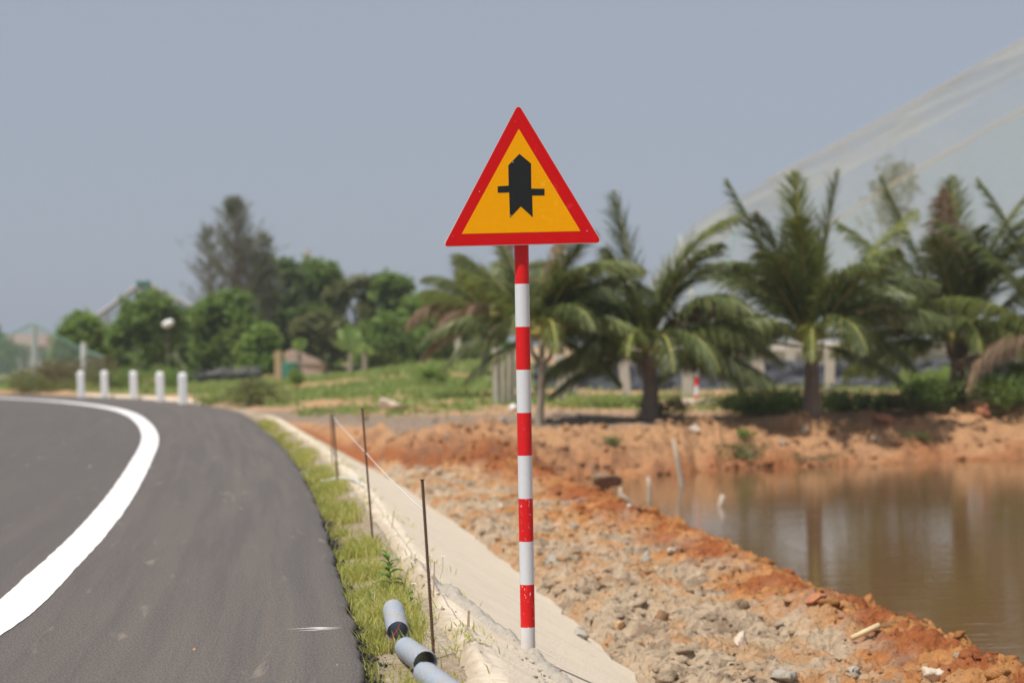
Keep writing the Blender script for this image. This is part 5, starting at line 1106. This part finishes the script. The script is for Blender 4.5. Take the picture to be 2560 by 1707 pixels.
o, T1 = net_sheet(root, [p3(2900, -40, 74), p3(2352, 252, 73), p3(2200, 338, 72.5), p3(2060, 418, 72), p3(1900, 520, 72), p3(1780, 600, 71), p3(1660, 690, 71)], [g3(2850, 63.5), g3(2400, 64.5), g3(2250, 65), g3(2080, 66), g3(1950, 67), g3(1800, 68), g3(1650, 69)], 'net_green', .6, seed=7)
mb = MB(); mb.tube([Vector(q) for q in T1], .09, 8); mb.build('ridge_rope', M['net_edge'], root, smooth=True)
mp = Vector(p3(2900, -40, 74)); mb = MB(); mb.tube([Vector((mp.x, 74, gzat(mp.x, 74) - .2)), mp], [.25, .16], 10); mb.build('mast', M['post_concrete'], root)
# gable shaped net frame on the left
d = 132; root = empty('net_tent', (X_(330, d), d, gzat(X_(330, d), d)), 'gable shaped grey net frame rising behind the round green tree on the left', 'net tent', 'net tents on the left')
ap = p3(330, 647, d); lf = p3(222, 728, d); rt = p3(440, 706, d); l2 = p3(215, 800, d)
for seg in ((ap, lf), (ap, rt), (lf, (lf[0] - .2, d, gzat(lf[0], d))), (rt, (rt[0] + .2, d, gzat(rt[0], d))), (p3(243, 712, d), (p3(243, 712, d)[0], d, gzat(lf[0], d))), (ap, (ap[0], d, gzat(ap[0], d)))):
    mb = MB(); mb.tube([Vector(seg[0]), Vector(seg[1])], .17 if seg[1] in (lf, rt) else .13, 6); mb.build('beam', M['frame_grey'], root)
mb = MB(); mb.box((ap[0], d - .1, ap[2] - .1), (.9, .3, .3)); mb.build('ridge_cap', M['tank_green'], root)
net_sheet(root, [lf, ap, rt], [(lf[0], d, gzat(lf[0], d)), (ap[0], d, gzat(ap[0], d)), (rt[0], d, gzat(rt[0], d))], 'net_left', .1, seed=11)
# low net on the far left with two posts
d = 105; root = empty('net_tent', (X_(77, d), d, gzat(X_(77, d), d)), 'low peaked green net held up by a pale post at the far left', 'net tent', 'net tents on the left')
net_sheet(root, [p3(-60, 815, d), p3(20, 770, d), p3(77, 741, d), p3(130, 772, 104), p3(190, 803, 104), p3(240, 820, 103)], [g3(-70, 99), g3(0, 98), g3(70, 97), g3(130, 97), g3(190, 97), g3(245, 98)], 'net_left', .25, seed=12)
mb = MB(); mb.tube([Vector(p3(-60, 815, d)), Vector(p3(20, 770, d)), Vector(p3(77, 741, d)), Vector(p3(130, 772, 104)), Vector(p3(190, 803, 104)), Vector(p3(240, 820, 103))], .05, 6); mb.build('ridge_rope', M['rope_green'], root)
x = X_(80, d); mb = MB(); mb.tube([(x, d, gzat(x, d) - .1), (x, d, ky(77, 743, d).z)], [.17, .14], 8); mb.build('mast', M['pole_grey'], root)
x = X_(193, 95); tp_ = ky(193, 787, 95); mb = MB(); mb.tube([(x, 95, gzat(x, 95) - .1), (x, 95, tp_.z)], .14, 8); tag(mb.build('concrete_pole', M['pole_grey'], loc=(x, 95, gzat(x, 95))), 'pale round pole rising behind the leftmost bollard', 'post', 'posts in the field')
x = X_(118, 140); mb = MB(); tp_ = ky(118, 775, 140); mb.box((x, 140, (tp_.z + gzat(x, 140)) / 2), (.5, .5, tp_.z - gzat(x, 140))); tag(mb.build('brick_pillar', M['roof_red'], loc=(x, 140, gzat(x, 140))), 'dark reddish pillar at the right end of the red roofed house', 'pillar', 'posts in the field')
# ------------------------------------------------------------------ haze
t = NT('haze'); vol = t.n('ShaderNodeVolumePrincipled'); vol.inputs['Density'].default_value = 0.0004; vol.inputs['Color'].default_value = (.90, .93, 1, 1); vol.inputs['Anisotropy'].default_value = .0
t.l(vol.outputs[0], t.out.inputs['Volume'])
mb = MB(); mb.box((0, 140, 9), (330, 430, 26)); hz = mb.build('haze', t.m); tag(hz, kind='stuff'); hz['label'] = 'thin pale haze over the whole place'
